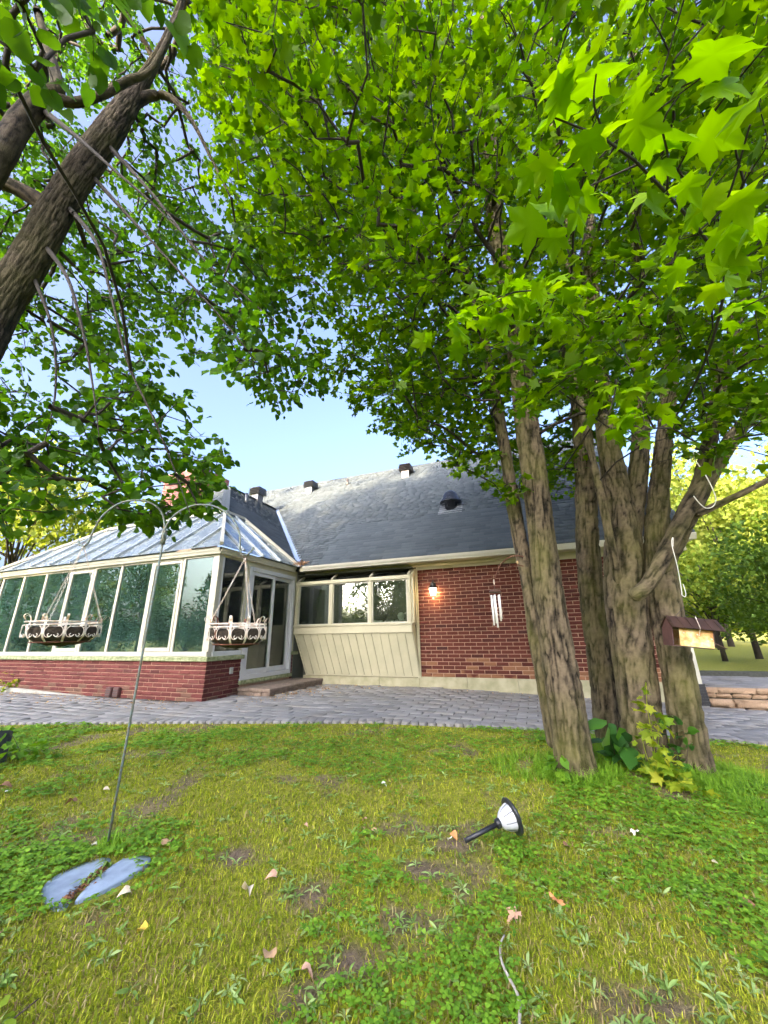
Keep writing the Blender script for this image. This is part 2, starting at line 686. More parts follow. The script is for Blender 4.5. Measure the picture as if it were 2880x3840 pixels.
def brick_T(x0, x1, z0, n, pitch_l, pitch_h, joint, face, depth, axis='x', off=0.0, skip=None):
    """running-bond brick transforms on a wall; axis 'x': wall along x facing -y, 'y': wall along y facing +x"""
    T = []
    for c in range(n):
        s = x0 - (pitch_l * .5 if (c % 2) else 0) - off
        while s < x1:
            a, b = max(s, x0), min(s + pitch_l - joint, x1)
            if b - a > .03:
                z = z0 + c * pitch_h
                if not (skip and skip(.5 * (a + b), z)):
                    if axis == 'x':
                        T.append(mat4((a, face, z + joint * .5), (b - a, 0, 0), (0, depth, 0), (0, 0, pitch_h - joint)))
                    else:
                        T.append(mat4((face, a, z + joint * .5), (0, b - a, 0), (-depth, 0, 0), (0, 0, pitch_h - joint)))
            s += pitch_l
    return T


# ================================================================ SETTING: ground, patio, steps
EDGE_X = np.array([-60, -6.5, -4.83, -2.5, -.04, 2.0, 3.77, 6.0, 9.0, 60])
EDGE_Y = np.array([5.9, 5.75, 5.67, 5.58, 5.43, 5.2, 4.84, 4.2, 3.4, 3.0])


def yedge(x):
    return np.interp(x, EDGE_X, EDGE_Y)


def lawn_z(x, y):
    z = ground(x, y)
    nearlawn = np.clip((yedge(x) - y) / .5, 0, 1)
    z = z + nearlawn * (.03 * (fbm(x * .9, y * .9) - .5) + .022 * (fbm(x * 5, y * 5, 3.0) - .5) + .012)
    z = z + .07 * np.exp(-((x - 2.15) ** 2 + (y - 3.75) ** 2) / .7)
    return z


xs = np.concatenate([[-600, -150, -50, -20, -12], np.arange(-8, 8.01, .06), [9, 11, 14, 25, 60, 180, 600]])
ys = np.concatenate([[-600, -150, -40, -12, -4, -1.5], np.arange(0, 6.2, .06), [7, 9, 12, 18, 30, 60, 150, 600]])
gx, gy = np.meshgrid(xs, ys)
gz = lawn_z(gx, gy)
nx_, ny_ = len(xs), len(ys)
ii = np.arange(nx_ * ny_).reshape(ny_, nx_)
GF = np.stack([ii[:-1, :-1], ii[:-1, 1:], ii[1:, 1:], ii[1:, :-1]], -1).reshape(-1, 4)
lawn = ob('lawn', mesh_np('lawn', np.stack([gx, gy, gz], -1).reshape(-1, 3), GF, M['lawn'], True, {'soil': bare(gx, gy).ravel() * (np.abs(gx) < 12).ravel() * (np.abs(gy) < 12).ravel()}))
tag(lawn, kind='structure')

# patio of grey pavers in running bond parallel to the house
patio = empty('patio', (HO.x, HO.y, 0), -YAW)
tag(patio, kind='structure')
PV = [unit_block((.012, .018, .10), .03, 2, 1, s + 30) for s in range(4)]


def paver_T(x, y, lx, ly, zt, th=.05, jit=.006):
    # unit block: face (y=-1) becomes the top
    tz = zt + random.uniform(-jit, jit)
    return mat4((x, y, tz - th), (lx, 0, random.uniform(-.004, .004)), (0, random.uniform(-.002, .002), -th), (0, ly, random.uniform(-.004, .004)))


def unit_top(V):
    return V


T = []
PL, PD, PJ = .28, .19, .011
row = 0
yy = -.16
while yy > -6.0:
    s = -11 + (PL * .5 if row % 2 else 0)
    while s < 9:
        c = wl(s + PL / 2, yy + PD / 2)
        lx, ly = s + PL / 2, yy + PD / 2
        inside = (lx < -3.22 and ly > -2.98) or ly > -.06 or (lx > 4.9 and ly > -.14) or (-3.2 < lx < -2.42 and -2.02 < ly)
        if not inside and c.y > yedge(c.x) + .16:
            g = float(ground(c.x, c.y))
            T.append(paver_T(s, yy, PL - PJ, PD - PJ, g + .032))
        s += PL
    yy -= PD
    row += 1


def camkey_patio(TT):
    cl = np.array([2.405, -8.532])
    return np.hypot(TT[:, 0, 3] - cl[0] + 1.2, TT[:, 1, 3] - cl[1]) + np.where((TT[:, 0, 3] < -6) | (TT[:, 0, 3] > 6), 10, 0)


pieces(patio, 'paver', PV, T, 285, camkey_patio, 'paver_field', M['paver'])
# soldier course along the curved lawn edge
T = []
xw = -6.2
while xw < 7.5:
    y0, y1 = float(yedge(xw)), float(yedge(xw + .11))
    d = Vector((.11, y1 - y0, 0)).normalized()
    n = Vector((-d.y, d.x, 0))
    a = toloc(xw, y0 + .02)
    hx = Vector((d.x * HX.x + d.y * HX.y, d.x * HY.x + d.y * HY.y, 0))
    hn = Vector((-hx.y, hx.x, 0))
    g = float(ground(xw, y0))
    T.append(mat4((a[0], a[1], g - .02), tuple(hx * .104), (0, 0, -.052), tuple(hn * .19)))
    xw += .112
pieces(patio, 'edging_paver', PV, T, 130, lambda TT: np.abs(TT[:, 0, 3] - .5), 'edging_paver_field', M['paver'])
mb = MB()
mb.box(-11.5, 9, -6.2, 0.0, -.5, -.3)
joint = []
bed = MB()
bx = np.linspace(-11, 9, 60)
bv, bf = [], []
for i, x in enumerate(bx):
    lo = -3.0
    # follow the lawn edge
    yl = -6.0
    for q in np.linspace(-6, -1.5, 60):
        c = wl(x, q)
        if c.y > yedge(c.x) + .02:
            yl = q
            break
    top = 0.0
    for q in (yl, top):
        c = wl(x, q)
        bv.append((x, q, float(ground(c.x, c.y)) + .018))
for i in range(len(bx) - 1):
    bf.append((2 * i, 2 * i + 2, 2 * i + 3, 2 * i + 1))
M['sand'] = simple('joint sand and moss', (.045, .04, .03), .98, scale=25, amt=.5, dark=(.02, .025, .01))
ob('joint_sand', mesh_np('joint_sand', np.array(bv), np.array(bf), M['sand']), patio)

# raised terrace and two steps at the right end of the house
terrace = empty('terrace', (HO.x, HO.y, 0), -YAW)
tag(terrace, kind='structure')
T = []
row = 0
yy = .06
while yy < 2.05:
    s = 5.02 + (PL * .5 if row % 2 else 0)
    while s < 11:
        T.append(paver_T(s, yy, PL - PJ, PD - PJ, .172))
        s += PL
    yy += PD
    row += 1
pieces(terrace, 'paver', PV, T, 150, lambda TT: TT[:, 0, 3], 'paver_field', M['paver'])
MB().box(5.0, 14, .05, 2.1, -.3, .16).build('terrace_bed', M['sand'], terrace)
BL = [unit_block((.02, .05, .4), .35, 4, 2, s + 50) for s in range(4)]
for zz, hh, yf, ln, off in ((-.2, .085, -.10, .23, 0), (-.112, .115, -.125, .52, .2), (.006, .075, .02, .23, .1), (.083, .088, -.004, .52, .35)):
    T = []
    s = 5.0 - off
    while s < 11:
        a = max(s, 5.0)
        if s + ln - a > .05:
            T.append(mat4((a, yf + .12, zz), (s + ln - .006 - a, 0, 0), (0, .12, 0), (0, 0, hh - .004)))
        s += ln
    pieces(terrace, 'step_block', BL, T, 20, lambda TT: TT[:, 0, 3], 'step_block_field', M['step2'])
MB().box(5.0, 14, .0, .06, -.3, .0).build('step_bed', M['sand'], terrace)
tb = MB()
tb.bbox(5.2, 16, 2.1, 2.26, .1, .27, .012)
tb = tb.build('landscape_timber', simple('dark landscape timber', (.055, .06, .05), .9, scale=20, amt=.5, bmp=.6), None, loc=(HO.x, HO.y, 0), rot=(0, 0, -YAW))
tag(tb, 'dark timber edging along the back of the raised terrace', 'edging')

# ================================================================ HOUSE
house = empty('brick_house', (HO.x, HO.y, 0), -YAW, 'red brick house with grey shingled roof and cream trim', 'house')
CAML = np.array([2.405, -8.532, 1.06])


def camkey(TT):
    return np.linalg.norm(TT[:, :3, 3] - CAML, axis=1)


# front wall
WT, WB = 2.535, .232
wall = MB().box(.0, 4.95, .006, .25, WB, WT + .3).build('front_wall', M['mortar'], house)
T = brick_T(.0, 4.95, WB, 30, .245, (WT - WB) / 30, .011, .012, .016)
pieces(wall, 'brick', BR, T, 290, lambda TT: np.where(TT[:, 0, 3] < 2.75, 0, 5) + np.abs(TT[:, 0, 3] - 1.3) + (TT[:, 2, 3] > 2.4), 'brickwork', M['brick'])
MB().box(-3.2, 4.95, .26, .3, 0, WT + .3).build('inner_wall', M['inwall'], house)
rw = MB().box(4.70, 4.944, .25, 9.8, -.3, WT + .3).build('side_wall', M['mortar'], house)
T = brick_T(.02, 9.8, -.2, 35, .245, .0768, .011, 4.943, .012, 'y')
pieces(rw, 'brick', BR, T, 0, camkey, 'brickwork', M['brick'])
# foundation in parged panels
fx = -2.95
for i, wd in enumerate((1.0, .98, .93, 1.02, 1.0, .96, 1.05, .93)):
    MB().bbox(fx, fx + wd - .006, -.022, .2, -.4, WB + (.002 if fx > -.2 else -.02), .004).build('foundation_panel', M['found'], house)
    fx += wd
# frieze, soffit, fascia, gutter
MB().box(-.02, 5.25, -.035, .03, WT - .005, 2.60).build('frieze_board', M['cream'], house)
MB().prism([(-.036, 2.60), (-.075, 2.63), (-.075, 2.665), (-.0, 2.665), (0, 2.60)], 'x', -3.0, 5.25).build('crown_moulding', M['cream'], house)
MB().box(-3.0, 5.3, -.33, -.0, 2.668, 2.69).build('soffit', M['cream'], house)
GP = [(-.34, 2.655), (-.40, 2.655), (-.412, 2.69), (-.432, 2.715), (-.445, 2.75), (-.445, 2.768), (-.428, 2.768), (-.428, 2.755), (-.40, 2.70), (-.35, 2.675)]
MB().prism(GP, 'x', -2.72, 5.32).build('gutter', M['gutter'], house)
MB().prism([(y_ - .004, z_) for y_, z_ in GP], 'x', -2.86, -2.70).build('gutter_corner', M['gutter'], house)
MB().box(-3.0, 5.3, -.338, -.33, 2.66, 2.80).build('fascia', M['cream'], house)
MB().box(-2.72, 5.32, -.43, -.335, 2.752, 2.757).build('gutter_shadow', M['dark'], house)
# downspout on the right corner with black boot
dsp = MB()
dsp.bbox(4.85, 4.95, -.085, -.012, .22, 2.62, .008)
dsp.build('downspout', M['gutter'], house)
bt = MB()
for k in range(18):
    z0 = -.17 + k * .022
    e = .004 * (k % 2) + .0006 * (18 - k)
    bt.box(4.835 - e, 4.968 + e, -.1 - e, -.004, z0, z0 + .0222)
bt.build('downspout_boot', M['black'], house)

# ---- roofs
PM = .86
EAVE_Z = 2.775
KH = 3.70
c_s = 1 / math.sqrt(1 + PM * PM)
s_s = PM * c_s
SH_T = unit_block((.0, .0, .0), 0, 1, 1, 1)


def shingle_unit(seed):
    # x 0..1 across, z 0..1 up the slope, y=-1 the upper surface at the butt edge tapering to the head
    rg = np.random.default_rng(seed)
    j = rg.uniform(-.04, .04, 4)
    V = np.array([(0, -1, j[0]), (1, -1, j[1]), (1, -.25, 1.15), (0, -.25, 1.15), (0, 0, j[0]), (1, 0, j[1])], float)
    F = np.array([(0, 1, 2), (0, 2, 3), (4, 5, 1), (4, 1, 0), (4, 0, 3), (5, 2, 1)])
    return V, F


SHV = [shingle_unit(s) for s in range(5)]


def shingle_field(parent, org, ux, uy, length, clip, limit, key):
    """org: eave start, ux along the eave, uy up the slope (unit); clip(row height along slope)->(a,b) list of spans"""
    n = ux.cross(uy)
    T = []
    e = .142
    row = 0
    while row * e < length:
        t0 = row * e
        for a, b in clip(t0 + .07):
            s = a - random.uniform(0, .3)
            while s < b:
                wd = random.choice((.19, .24, .30, .33, .36))
                p, q = max(s, a), min(s + wd, b)
                if q - p > .03:
                    o = org + ux * p + uy * t0 + n * .004
                    T.append(mat4(tuple(o), tuple(ux * (q - p - .004)), tuple(-n * random.choice((.032, .034, .038))), tuple(uy * e)))
                s += wd
        row += 1
    pieces(parent, 'shingle', SHV, T, limit, key, 'shingle_field', M['shingle'])


roof = MB()
rise = 5.95                       # ridge distance from the eave in plan
RX0, RX1 = -10.6, 5.32
zr = EAVE_Z + PM * rise
roof.add([(-3.03, -.4, EAVE_Z), (RX1, -.4, EAVE_Z), (RX1, -.4 + rise, zr), (RX0, -.4 + rise, zr), (RX0, -.4 + KH, EAVE_Z + PM * KH), (-3.03 - KH, -.4 + KH, EAVE_Z + PM * KH)], [(0, 1, 2, 3, 4, 5)])
roof.add([(RX0, -.4 + rise, zr), (RX1, -.4 + rise, zr), (RX1, -.4 + 2 * rise, EAVE_Z), (RX0, -.4 + 2 * rise, EAVE_Z)], [(0, 1, 2, 3)])
roof.add([(RX1 - .35, 0, EAVE_Z - .1), (RX1 - .35, 2 * rise - .8, EAVE_Z - .1), (RX1 - .35, -.4 + rise, zr - .1)], [(0, 1, 2)])
mroof = roof.build('main_roof', M['shingle'], house)
SL = rise / c_s


def clip_main(t):
    k = t * c_s
    return [((-3.03 - k + .20) if k < KH else RX0, RX1)]


shingle_field(mroof, Vector((0, -.4, EAVE_Z)), Vector((1, 0, 0)), Vector((0, c_s, s_s)), SL, clip_main, 290,
              lambda TT: np.where(np.abs(TT[:, 0, 3]) < 2.6, 0, 4) + (TT[:, 2, 3] - 2.7) * 1.5)
cap = MB()
x = RX0
while x < RX1:
    for sg in (-1, 1):
        p = Vector((x, -.4 + rise + sg * .13, zr - PM * .13 + .022))
        q = Vector((x + .30, -.4 + rise + sg * .13, zr - PM * .13 + .014))
        cap.add([p, q, (x + .30, -.4 + rise, zr + .016), (x, -.4 + rise, zr + .026)], [(0, 1, 2, 3)])
    x += .145
cap.build('ridge_cap', M['shingle'], mroof)
# wing hip roof above the glass
wroof = MB()
DG = 1.55
AX, AY, AZ = -3.03 - KH, -3.02 + KH, EAVE_Z + PM * KH
X2 = -3.03 - 2 * KH
gz_ = EAVE_Z + PM * DG
T1 = (-3.03 - DG, -3.02 + DG, gz_)
T2 = (X2 + DG, -3.02 + DG, gz_)
RE = (-3.03 - DG, -.75, gz_)
wroof.add([T1, (AX, AY, AZ), T2], [(0, 1, 2)])
wroof.add([T1, RE, (-3.03, -.33, EAVE_Z), (AX, -.4 + KH, AZ), (AX, AY, AZ)], [(0, 1, 2, 3, 4)])
wroof.add([T2, (AX, AY, AZ), (AX, -.4 + KH, AZ), (X2, -.4, EAVE_Z), (X2, -3.02, EAVE_Z)], [(0, 1, 2, 3, 4)])
wr = wroof.build('wing_roof', M['shingle'], house)


def clip_wfront(t):
    k = t * c_s
    if k < DG or k > KH:
        return []
    return [(X2 + k, -3.03 - k)]


shingle_field(wr, Vector((0, -3.02, EAVE_Z)), Vector((1, 0, 0)), Vector((0, c_s, s_s)), KH / c_s, clip_wfront, 0, camkey)


def clip_wside(t):
    k = t * c_s
    if k > KH:
        return []
    lo = (-.33 - .27 * k) if k < DG else -3.02 + k
    return [(lo, -.4 + k - .06)] if -.4 + k - .06 > lo else []


shingle_field(wr, Vector((-3.03, 0, EAVE_Z)), Vector((0, 1, 0)), Vector((-c_s, 0, s_s)), KH / c_s, clip_wside, 120, camkey)
# hip and ridge caps of the wing
hc = MB()
for p, q in (((T1[0], T1[1], T1[2]), (AX, AY, AZ)), ((AX, AY, AZ), (AX, -.4 + KH, AZ)), (T2, (AX, AY, AZ))):
    p, q = Vector(p), Vector(q)
    L_ = (q - p).length
    k = 0
    while k * .15 < L_:
        a = p.lerp(q, k * .15 / L_)
        b = p.lerp(q, min(1, (k * .15 + .3) / L_))
        hc.beam(a + Vector((0, 0, .022)), b + Vector((0, 0, .012)), .2, .012)
        k += 1
hc.build('hip_cap', M['shingle'], wr)
# valley flashing
vf = MB()
va, vb = Vector((-3.03, -.4, EAVE_Z + .008)), Vector((-3.03 - KH, -.4 + KH, AZ + .008))
u1 = Vector((1, 0, 0))
u2 = Vector((c_s, 0, -s_s))
vf.add([va, va + u1 * .24, vb + u1 * .24, vb], [(0, 1, 2, 3)])
vf.add([va, va + Vector((0, -.08, 0)), vb + Vector((0, -.08, 0)), vb], [(3, 2, 1, 0)])
vf.build('valley_flashing', M['metal'], house)


# ---- roof vents
def onmain(x, y):
    return Vector((x, y, EAVE_Z + PM * (y + .4)))


def box_vent(p, mat, sc=1.0):
    r_ = empty('x')
    bpy.data.objects.remove(r_)
    mb_ = MB()
    mb_.box(-.15, .15, -.15, .15, -.25, .24)
    v = mb_.build('roof_vent', mat, house, loc=p)
    for k in range(4):
        z = .22 + k * .062
        w_ = .245 - .012 * (k == 3)
        lv = MB().prism([(-w_, z), (-w_ + .03, z + .028), (w_ - .03, z + .028), (w_, z)], 'x', -w_, w_)
        lv.build('vent_louvre', mat, v)
    MB().prism([(-.22, .45), (-.2, .475), (.2, .475), (.22, .45)], 'x', -.22, .22).build('vent_cap', mat, v)
    v.scale = (sc, sc, sc)
    return v


box_vent(Vector((-6.73, 2.2, 5.98)), M['ventg'])
box_vent(onmain(-5.9, 4.52), M['ventg'])
box_vent(onmain(-1.57, 4.55), M['vent'])
MB().tube([onmain(-4.19, 4.65) - Vector((0, 0, .1)), onmain(-4.19, 4.65) + Vector((0, 0, .28))], .05, 10).build('vent_pipe', M['vent'], house, True)
MB().tube([(-5.99, .81, 5.2), (-5.99, .81, 5.66)], .05, 10).build('vent_pipe', M['ventg'], house, True)
dv = MB().lathe([(.17, -.25), (.17, .10), (.30, .10), (.31, .13), (.27, .17), (.25, .19), (.255, .21), (.22, .24), (.20, .33), (.15, .41), (.07, .46), (.0, .47)], 28)
dv = dv.build('dome_vent', simple('black dome vent', (.03, .033, .04), .25, .5, scale=14, amt=.5), house, True, loc=onmain(.62, 1.6) + Vector((0, 0, .05)))
fl = MB()
o_ = onmain(.62, 1.56)
fl.slab([o_ + Vector((a * .33, b * .33 * c_s, b * .33 * s_s)) for a, b in ((-1, -1), (1, -1), (1, 1), (-1, 1))], (0, -s_s, c_s), .03)
fl.build('vent_flashing', simple('grey flashing', (.34, .36, .38), .5, .4, scale=20, amt=.5), house)

# ---- chimney
chx, chy = -9.75, 2.0
ch = MB().box(chx - .99, chx + .99, chy - .59, chy + .59, 3.5, 7.30).build('chimney', M['mortar'], house)
T = []
for c in range(26):
    z = 5.34 + c * .0752
    ex = .03 * max(0, c - 22)
    T += brick_T(chx - 1.0 - ex, chx + 1.0 + ex, z, 1, .24, .0752, .012, chy - .59 - ex, .014, 'x', .12 * (c % 2))
    T += brick_T(chy - .6 - ex, chy + .6 + ex, z, 1, .24, .0752, .012, chx + .99 + ex, .014, 'y', .12 * (c % 2))
pieces(ch, 'brick', BR, T, 60, lambda TT: -TT[:, 2, 3], 'brickwork', M['chbrick'])
MB().box(chx - 1.09, chx + 1.09, chy - .69, chy + .69, 7.07, 7.3).build('chimney_corbel', M['chbrick'], ch)
MB().add([(chx + a * 1.06, chy + b * .66, 7.301) for a, b in ((-1, -1), (1, -1), (1, 1), (-1, 1))] + [(chx - .45 + a * .35, chy + b * .3, 7.62) for a, b in ((-1, -1), (1, -1), (1, 1), (-1, 1))],
         [(0, 1, 5, 4), (1, 2, 6, 5), (2, 3, 7, 6), (3, 0, 4, 7), (4, 5, 6, 7)]).build('chimney_crown', M['concrete'], ch)

# ---- greenhouse bay window
BX0, BX1, BY = -3.14, -.10, -.25
SZ, HZ = 1.355, 2.335
bay = MB().bbox(BX0, BX1 + .02, BY - .035, 0.0, SZ - .045, SZ, .006).build('bay_window', M['cream'], house)
MB().bbox(BX0 + .01, BX1 + .0, BY - .012, BY + .05, SZ - .21, SZ - .046, .006).build('apron_board', M['cream'], bay)
MB().bbox(BX0, BX1 + .01, BY - .02, BY + .06, HZ - .01, HZ + .07, .005).build('header', M['cream'], bay)
posts = [BX0 + .05, -2.13, -1.10, BX1 - .05]
for i, px in enumerate(posts):
    MB().bbox(px - .045, px + .045, BY - .005, BY + .07, SZ + .001, HZ - .011, .005).build('post', M['cream'], bay)
for i in range(3):
    x0, x1 = posts[i] + .046, posts[i + 1] - .046
    f = MB()
    for a, b, c, d in ((x0, x0 + .022, SZ + .002, HZ - .012), (x1 - .022, x1, SZ + .002, HZ - .012), (x0 + .022, x1 - .022, SZ + .002, SZ + .022), (x0 + .022, x1 - .022, HZ - .034, HZ - .012)):
        f.box(a, b, BY + .02, BY + .05, c, d)
    f.build('sash', M['trim'], bay)
    MB().box(x0 + .02, x1 - .02, BY + .033, BY + .038, SZ + .02, HZ - .03).build('pane', M['glass2'], bay)
    # sloped glazing
    p = [(posts[i] + .03, BY + .05, HZ + .06), (posts[i + 1] - .03, BY + .05, HZ + .06), (posts[i + 1] - .03, .0, HZ + .21), (posts[i] + .03, .0, HZ + .21)]
    MB().slab(p, (0, -.5, .86), .006).build('roof_pane', M['glass2'], bay)
for px in posts:
    MB().beam((px, BY + .03, HZ + .085), (px, .02, HZ + .235), .06, .04).build('rafter', M['trim'], bay)
MB().beam((BX1 + .035, BY + .0, HZ + .03), (BX1 + .035, .02, HZ + .2), .05, .1).build('end_rafter', M['cream'], bay)
MB().box(BX1 - .005, BX1 + .05, BY + .03, BY + .10, SZ + .001, HZ).build('return_post', M['cream'], bay)
MB().box(BX1 - .005, BX1 + .06, -.075, .0, SZ + .001, HZ + .19).build('return_post', M['cream'], bay)
MB().box(BX1 + .015, BX1 + .02, BY + .1, -.075, SZ + .001, HZ + .1).build('pane', M['glass2'], bay)
# sloped siding below
nb = 15
for i in range(nb):
    fa, fb = i / nb, (i + 1) / nb
    xa, xb = BX0 + .02 + (BX1 - BX0 - .03) * fa, BX0 + .02 + (BX1 - BX0 - .03) * fb
    ya, yb = -2.86 + (2.86 - .03) * fa, -2.86 + (2.86 - .03) * fb
    top, bot = SZ - .19, .245
    q = MB()
    q.slab([(ya + .006, -.035, bot), (yb - .004, -.035, bot), (xb - .004, BY + .03, top), (xa + .006, BY + .03, top)], (0, -.95, -.25), .008)
    q.beam((ya + .02, -.052, bot), (xa + .02, BY + .012, top), .03, .026, (0, -.95, -.25))
    q.build('siding_board', M['cream2'], bay)
MB().slab([(BX0 + .02, BY + .035, SZ - .19), (-2.86, -.028, .24), (-.03, -.028, .24), (BX1 - .01, BY + .035, SZ - .19)], (0, .9, .2), .005).build('siding_backing', M['cream2'], bay)
MB().slab([(BX1 - .008, BY + .0, SZ - .046), (BX1 - .008, .0, SZ - .046), (-.03, .0, .22), (-.03, -.03, .22)], (1, 0, .05), .012).build('side_panel', M['cream2'], bay)
MB().box(-2.86, -.02, -.05, .0, .222, .244).build('drip_edge', M['cream'], bay)
MB().bbox(-.07, .0, -.03, .02, .20, HZ + .2, .004).build('corner_trim', M['cream2'], bay)
# kitchen behind the bay
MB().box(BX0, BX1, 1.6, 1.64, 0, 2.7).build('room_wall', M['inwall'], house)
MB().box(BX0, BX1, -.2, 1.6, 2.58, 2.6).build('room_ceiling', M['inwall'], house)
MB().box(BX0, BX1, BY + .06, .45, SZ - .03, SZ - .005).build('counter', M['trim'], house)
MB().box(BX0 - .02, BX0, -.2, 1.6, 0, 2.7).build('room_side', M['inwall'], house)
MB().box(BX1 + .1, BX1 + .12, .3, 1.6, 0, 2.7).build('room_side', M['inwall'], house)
cr_ = MB()
for k in range(9):
    cr_.lathe([(.05, 0), (.06, .03), (.05, .06), (.02, .07)], 12, (-.35 - .09 * k + .02 * (k % 3), BY + .14 + .05 * (k % 2), SZ))
cr_.lathe([(.03, .0), (.075, .06), (.085, .12), (.05, .17), (.02, .18)], 14, (-.42, BY + .22, SZ + .05))
cro = cr_.build('crockery', simple('pale crockery', (.55, .66, .62), .3, bmp=0), house, True)

# leaf debris caught in the valley
dbV, dbF = [], []
db = MB()
for k in range(90):
    c = Vector((-2.92 + random.gauss(0, .09), -.42 + random.gauss(0, .05), 2.80 + random.uniform(0, .11)))
    a = Vector((random.gauss(0, 1), random.gauss(0, 1), random.gauss(0, .6))).normalized()
    b = a.cross(Vector((random.gauss(0, 1), random.gauss(0, 1), random.gauss(0, 1)))).normalized()
    l_ = random.uniform(.02, .06)
    db.add([c - a * l_, c + b * .015, c + a * l_, c - b * .015 + Vector((0, 0, .01))], [(0, 1, 2), (0, 2, 3)])
do = db.build('leaf_debris', M['leafdead'], None, loc=(HO.x, HO.y, 0), rot=(0, 0, -YAW))
tag(do, 'clump of brown dry leaves caught where the two gutters meet', 'leaf debris', kind='stuff')

# ================================================================ SUNROOM
sun = empty('sunroom', (HO.x, HO.y, 0), -YAW, 'glazed sunroom with green tinted windows on a low red brick wall', 'sunroom')
SX, SY = -3.185, -2.865
SW, BT = .68, .68
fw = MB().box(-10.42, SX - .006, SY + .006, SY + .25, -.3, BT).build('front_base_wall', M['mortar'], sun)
T = brick_T(-10.42, SX, .0, 9, .245, BT / 9, .011, SY + .014, .020)
pieces(fw, 'brick', BR2, T, 270, lambda TT: -TT[:, 0, 3], 'brickwork', M['brick2'])
sw = MB().box(SX - .25, SX - .006, SY + .25, -1.96, -.3, BT).build('side_base_wall', M['mortar'], sun)
T = brick_T(SY + .245 * .0 + .002, -1.965, .0, 9, .245, BT / 9, .011, SX - .014, .020, 'y', .12)
pieces(sw, 'brick', BR2, T, 80, camkey, 'brickwork', M['brick2'])
pw = MB().box(SX - .25, SX - .006, -.24, .0, -.3, BT).build('pier_wall', M['mortar'], sun)
T = brick_T(-.245, .0, .0, 9, .245, BT / 9, .011, SX - .014, .020, 'y')
pieces(pw, 'brick', BR2, T, 40, camkey, 'brickwork', M['brick2'])
MB().box(SX - .25, SX - .01, -1.97, -.24, -.3, .2).build('threshold_wall', M['mortar'], sun)
# stone sills
MB().bbox(-10.5, SX + .05, SY - .055, SY + .2, BT, BT + .078, .008).build('stone_sill', M['stone'], sun)
MB().bbox(SX - .2, SX + .051, SY + .2, -1.93, BT, BT + .078, .008).build('stone_sill', M['stone'], sun)
MB().bbox(SX - .2, SX + .06, -.27, -.0, BT, BT + .075, .008).build('stone_sill', M['stone'], sun)
MB().bbox(SX - .2, SX + .055, -2.0, -.22, .2, .275, .008).build('door_sill', M['stone'], sun)
# frame: bottom rail, head, corner posts
Z0, Z1 = BT + .079, 2.615
MB().bbox(-10.4, SX - .02, SY - .01, SY + .10, Z0, Z0 + .085, .006).build('bottom_rail', M['trim'], sun)
MB().bbox(SX - .1, SX + .012, SY + .1, -2.0, Z0, Z0 + .085, .006).build('bottom_rail', M['white'], sun)
MB().bbox(-10.4, SX, SY + .0, SY + .10, Z1, 2.70, .006).build('head_rail', M['trim'], sun)
MB().bbox(SX - .1, SX, SY + .1, .0, Z1 - .0, 2.70, .004).build('head_rail', M['cream'], sun)
MB().bbox(SX - .105, SX + .006, SY - .004, SY + .1, Z0 + .086, Z1, .006).build('corner_post', M['trim'], sun)
mull = [-10.3, -9.42, -8.53, -7.62, -6.78, -5.92, -4.97, -4.10, SX - .12]
for i, mx_ in enumerate(mull):
    MB().bbox(mx_ - .035, mx_ + .035, SY + .004, SY + .09, Z0 + .086, Z1 - .001, .005).build('mullion', M['trim'], sun)
for i in range(len(mull) - 1):
    x0, x1 = mull[i] + .036, mull[i + 1] - .036
    if i in (3, 6):
        fr = empty('q')
        bpy.data.objects.remove(fr)
        f = MB()
        for a, b, c, d in ((x0, x0 + .055, Z0 + .09, Z1 - .01), (x1 - .055, x1, Z0 + .09, Z1 - .01), (x0 + .055, x1 - .055, Z0 + .09, Z0 + .16), (x0 + .055, x1 - .055, Z1 - .07, Z1 - .01)):
            f.bbox(a, b, SY - .008, SY + .045, c, d, .006)
        f.build('casement_frame', M['trim'], sun)
        MB().box(x0 + .05, x1 - .05, SY + .02, SY + .026, Z0 + .15, Z1 - .06).build('pane', M['glass'], sun)
    else:
        MB().box(x0 - .005, x1 + .005, SY + .03, SY + .036, Z0 + .08, Z1 + .01).build('pane', M['glass'], sun)
# side window
sy0, sy1 = SY + .1, -2.03
MB().bbox(SX - .095, SX + .004, sy0, sy0 + .05, Z0 + .086, Z1 - .001, .005).build('mullion', M['white'], sun)
MB().bbox(SX - .095, SX + .004, sy1 - .05, sy1, Z0 + .086, Z1 - .001, .005).build('mullion', M['trim'], sun)
MB().box(SX - .04, SX - .034, sy0 + .04, sy1 - .04, Z0 + .08, Z1).build('pane', M['glass2'], sun)
MB().bbox(SX - .095, SX + .008, sy1 + .001, -1.985, .70 + .07, Z1 - .001, .004).build('door_post', M['cream'], sun)
MB().bbox(SX - .095, SX + .006, -.245, -.165, BT + .08, Z1 - .001, .004).build('door_post', M['cream'], sun)
MB().bbox(SX - .095, SX - .004, -.164, .0, BT + .08, Z1 - .001, .004).build('side_panel', M['cream'], sun)
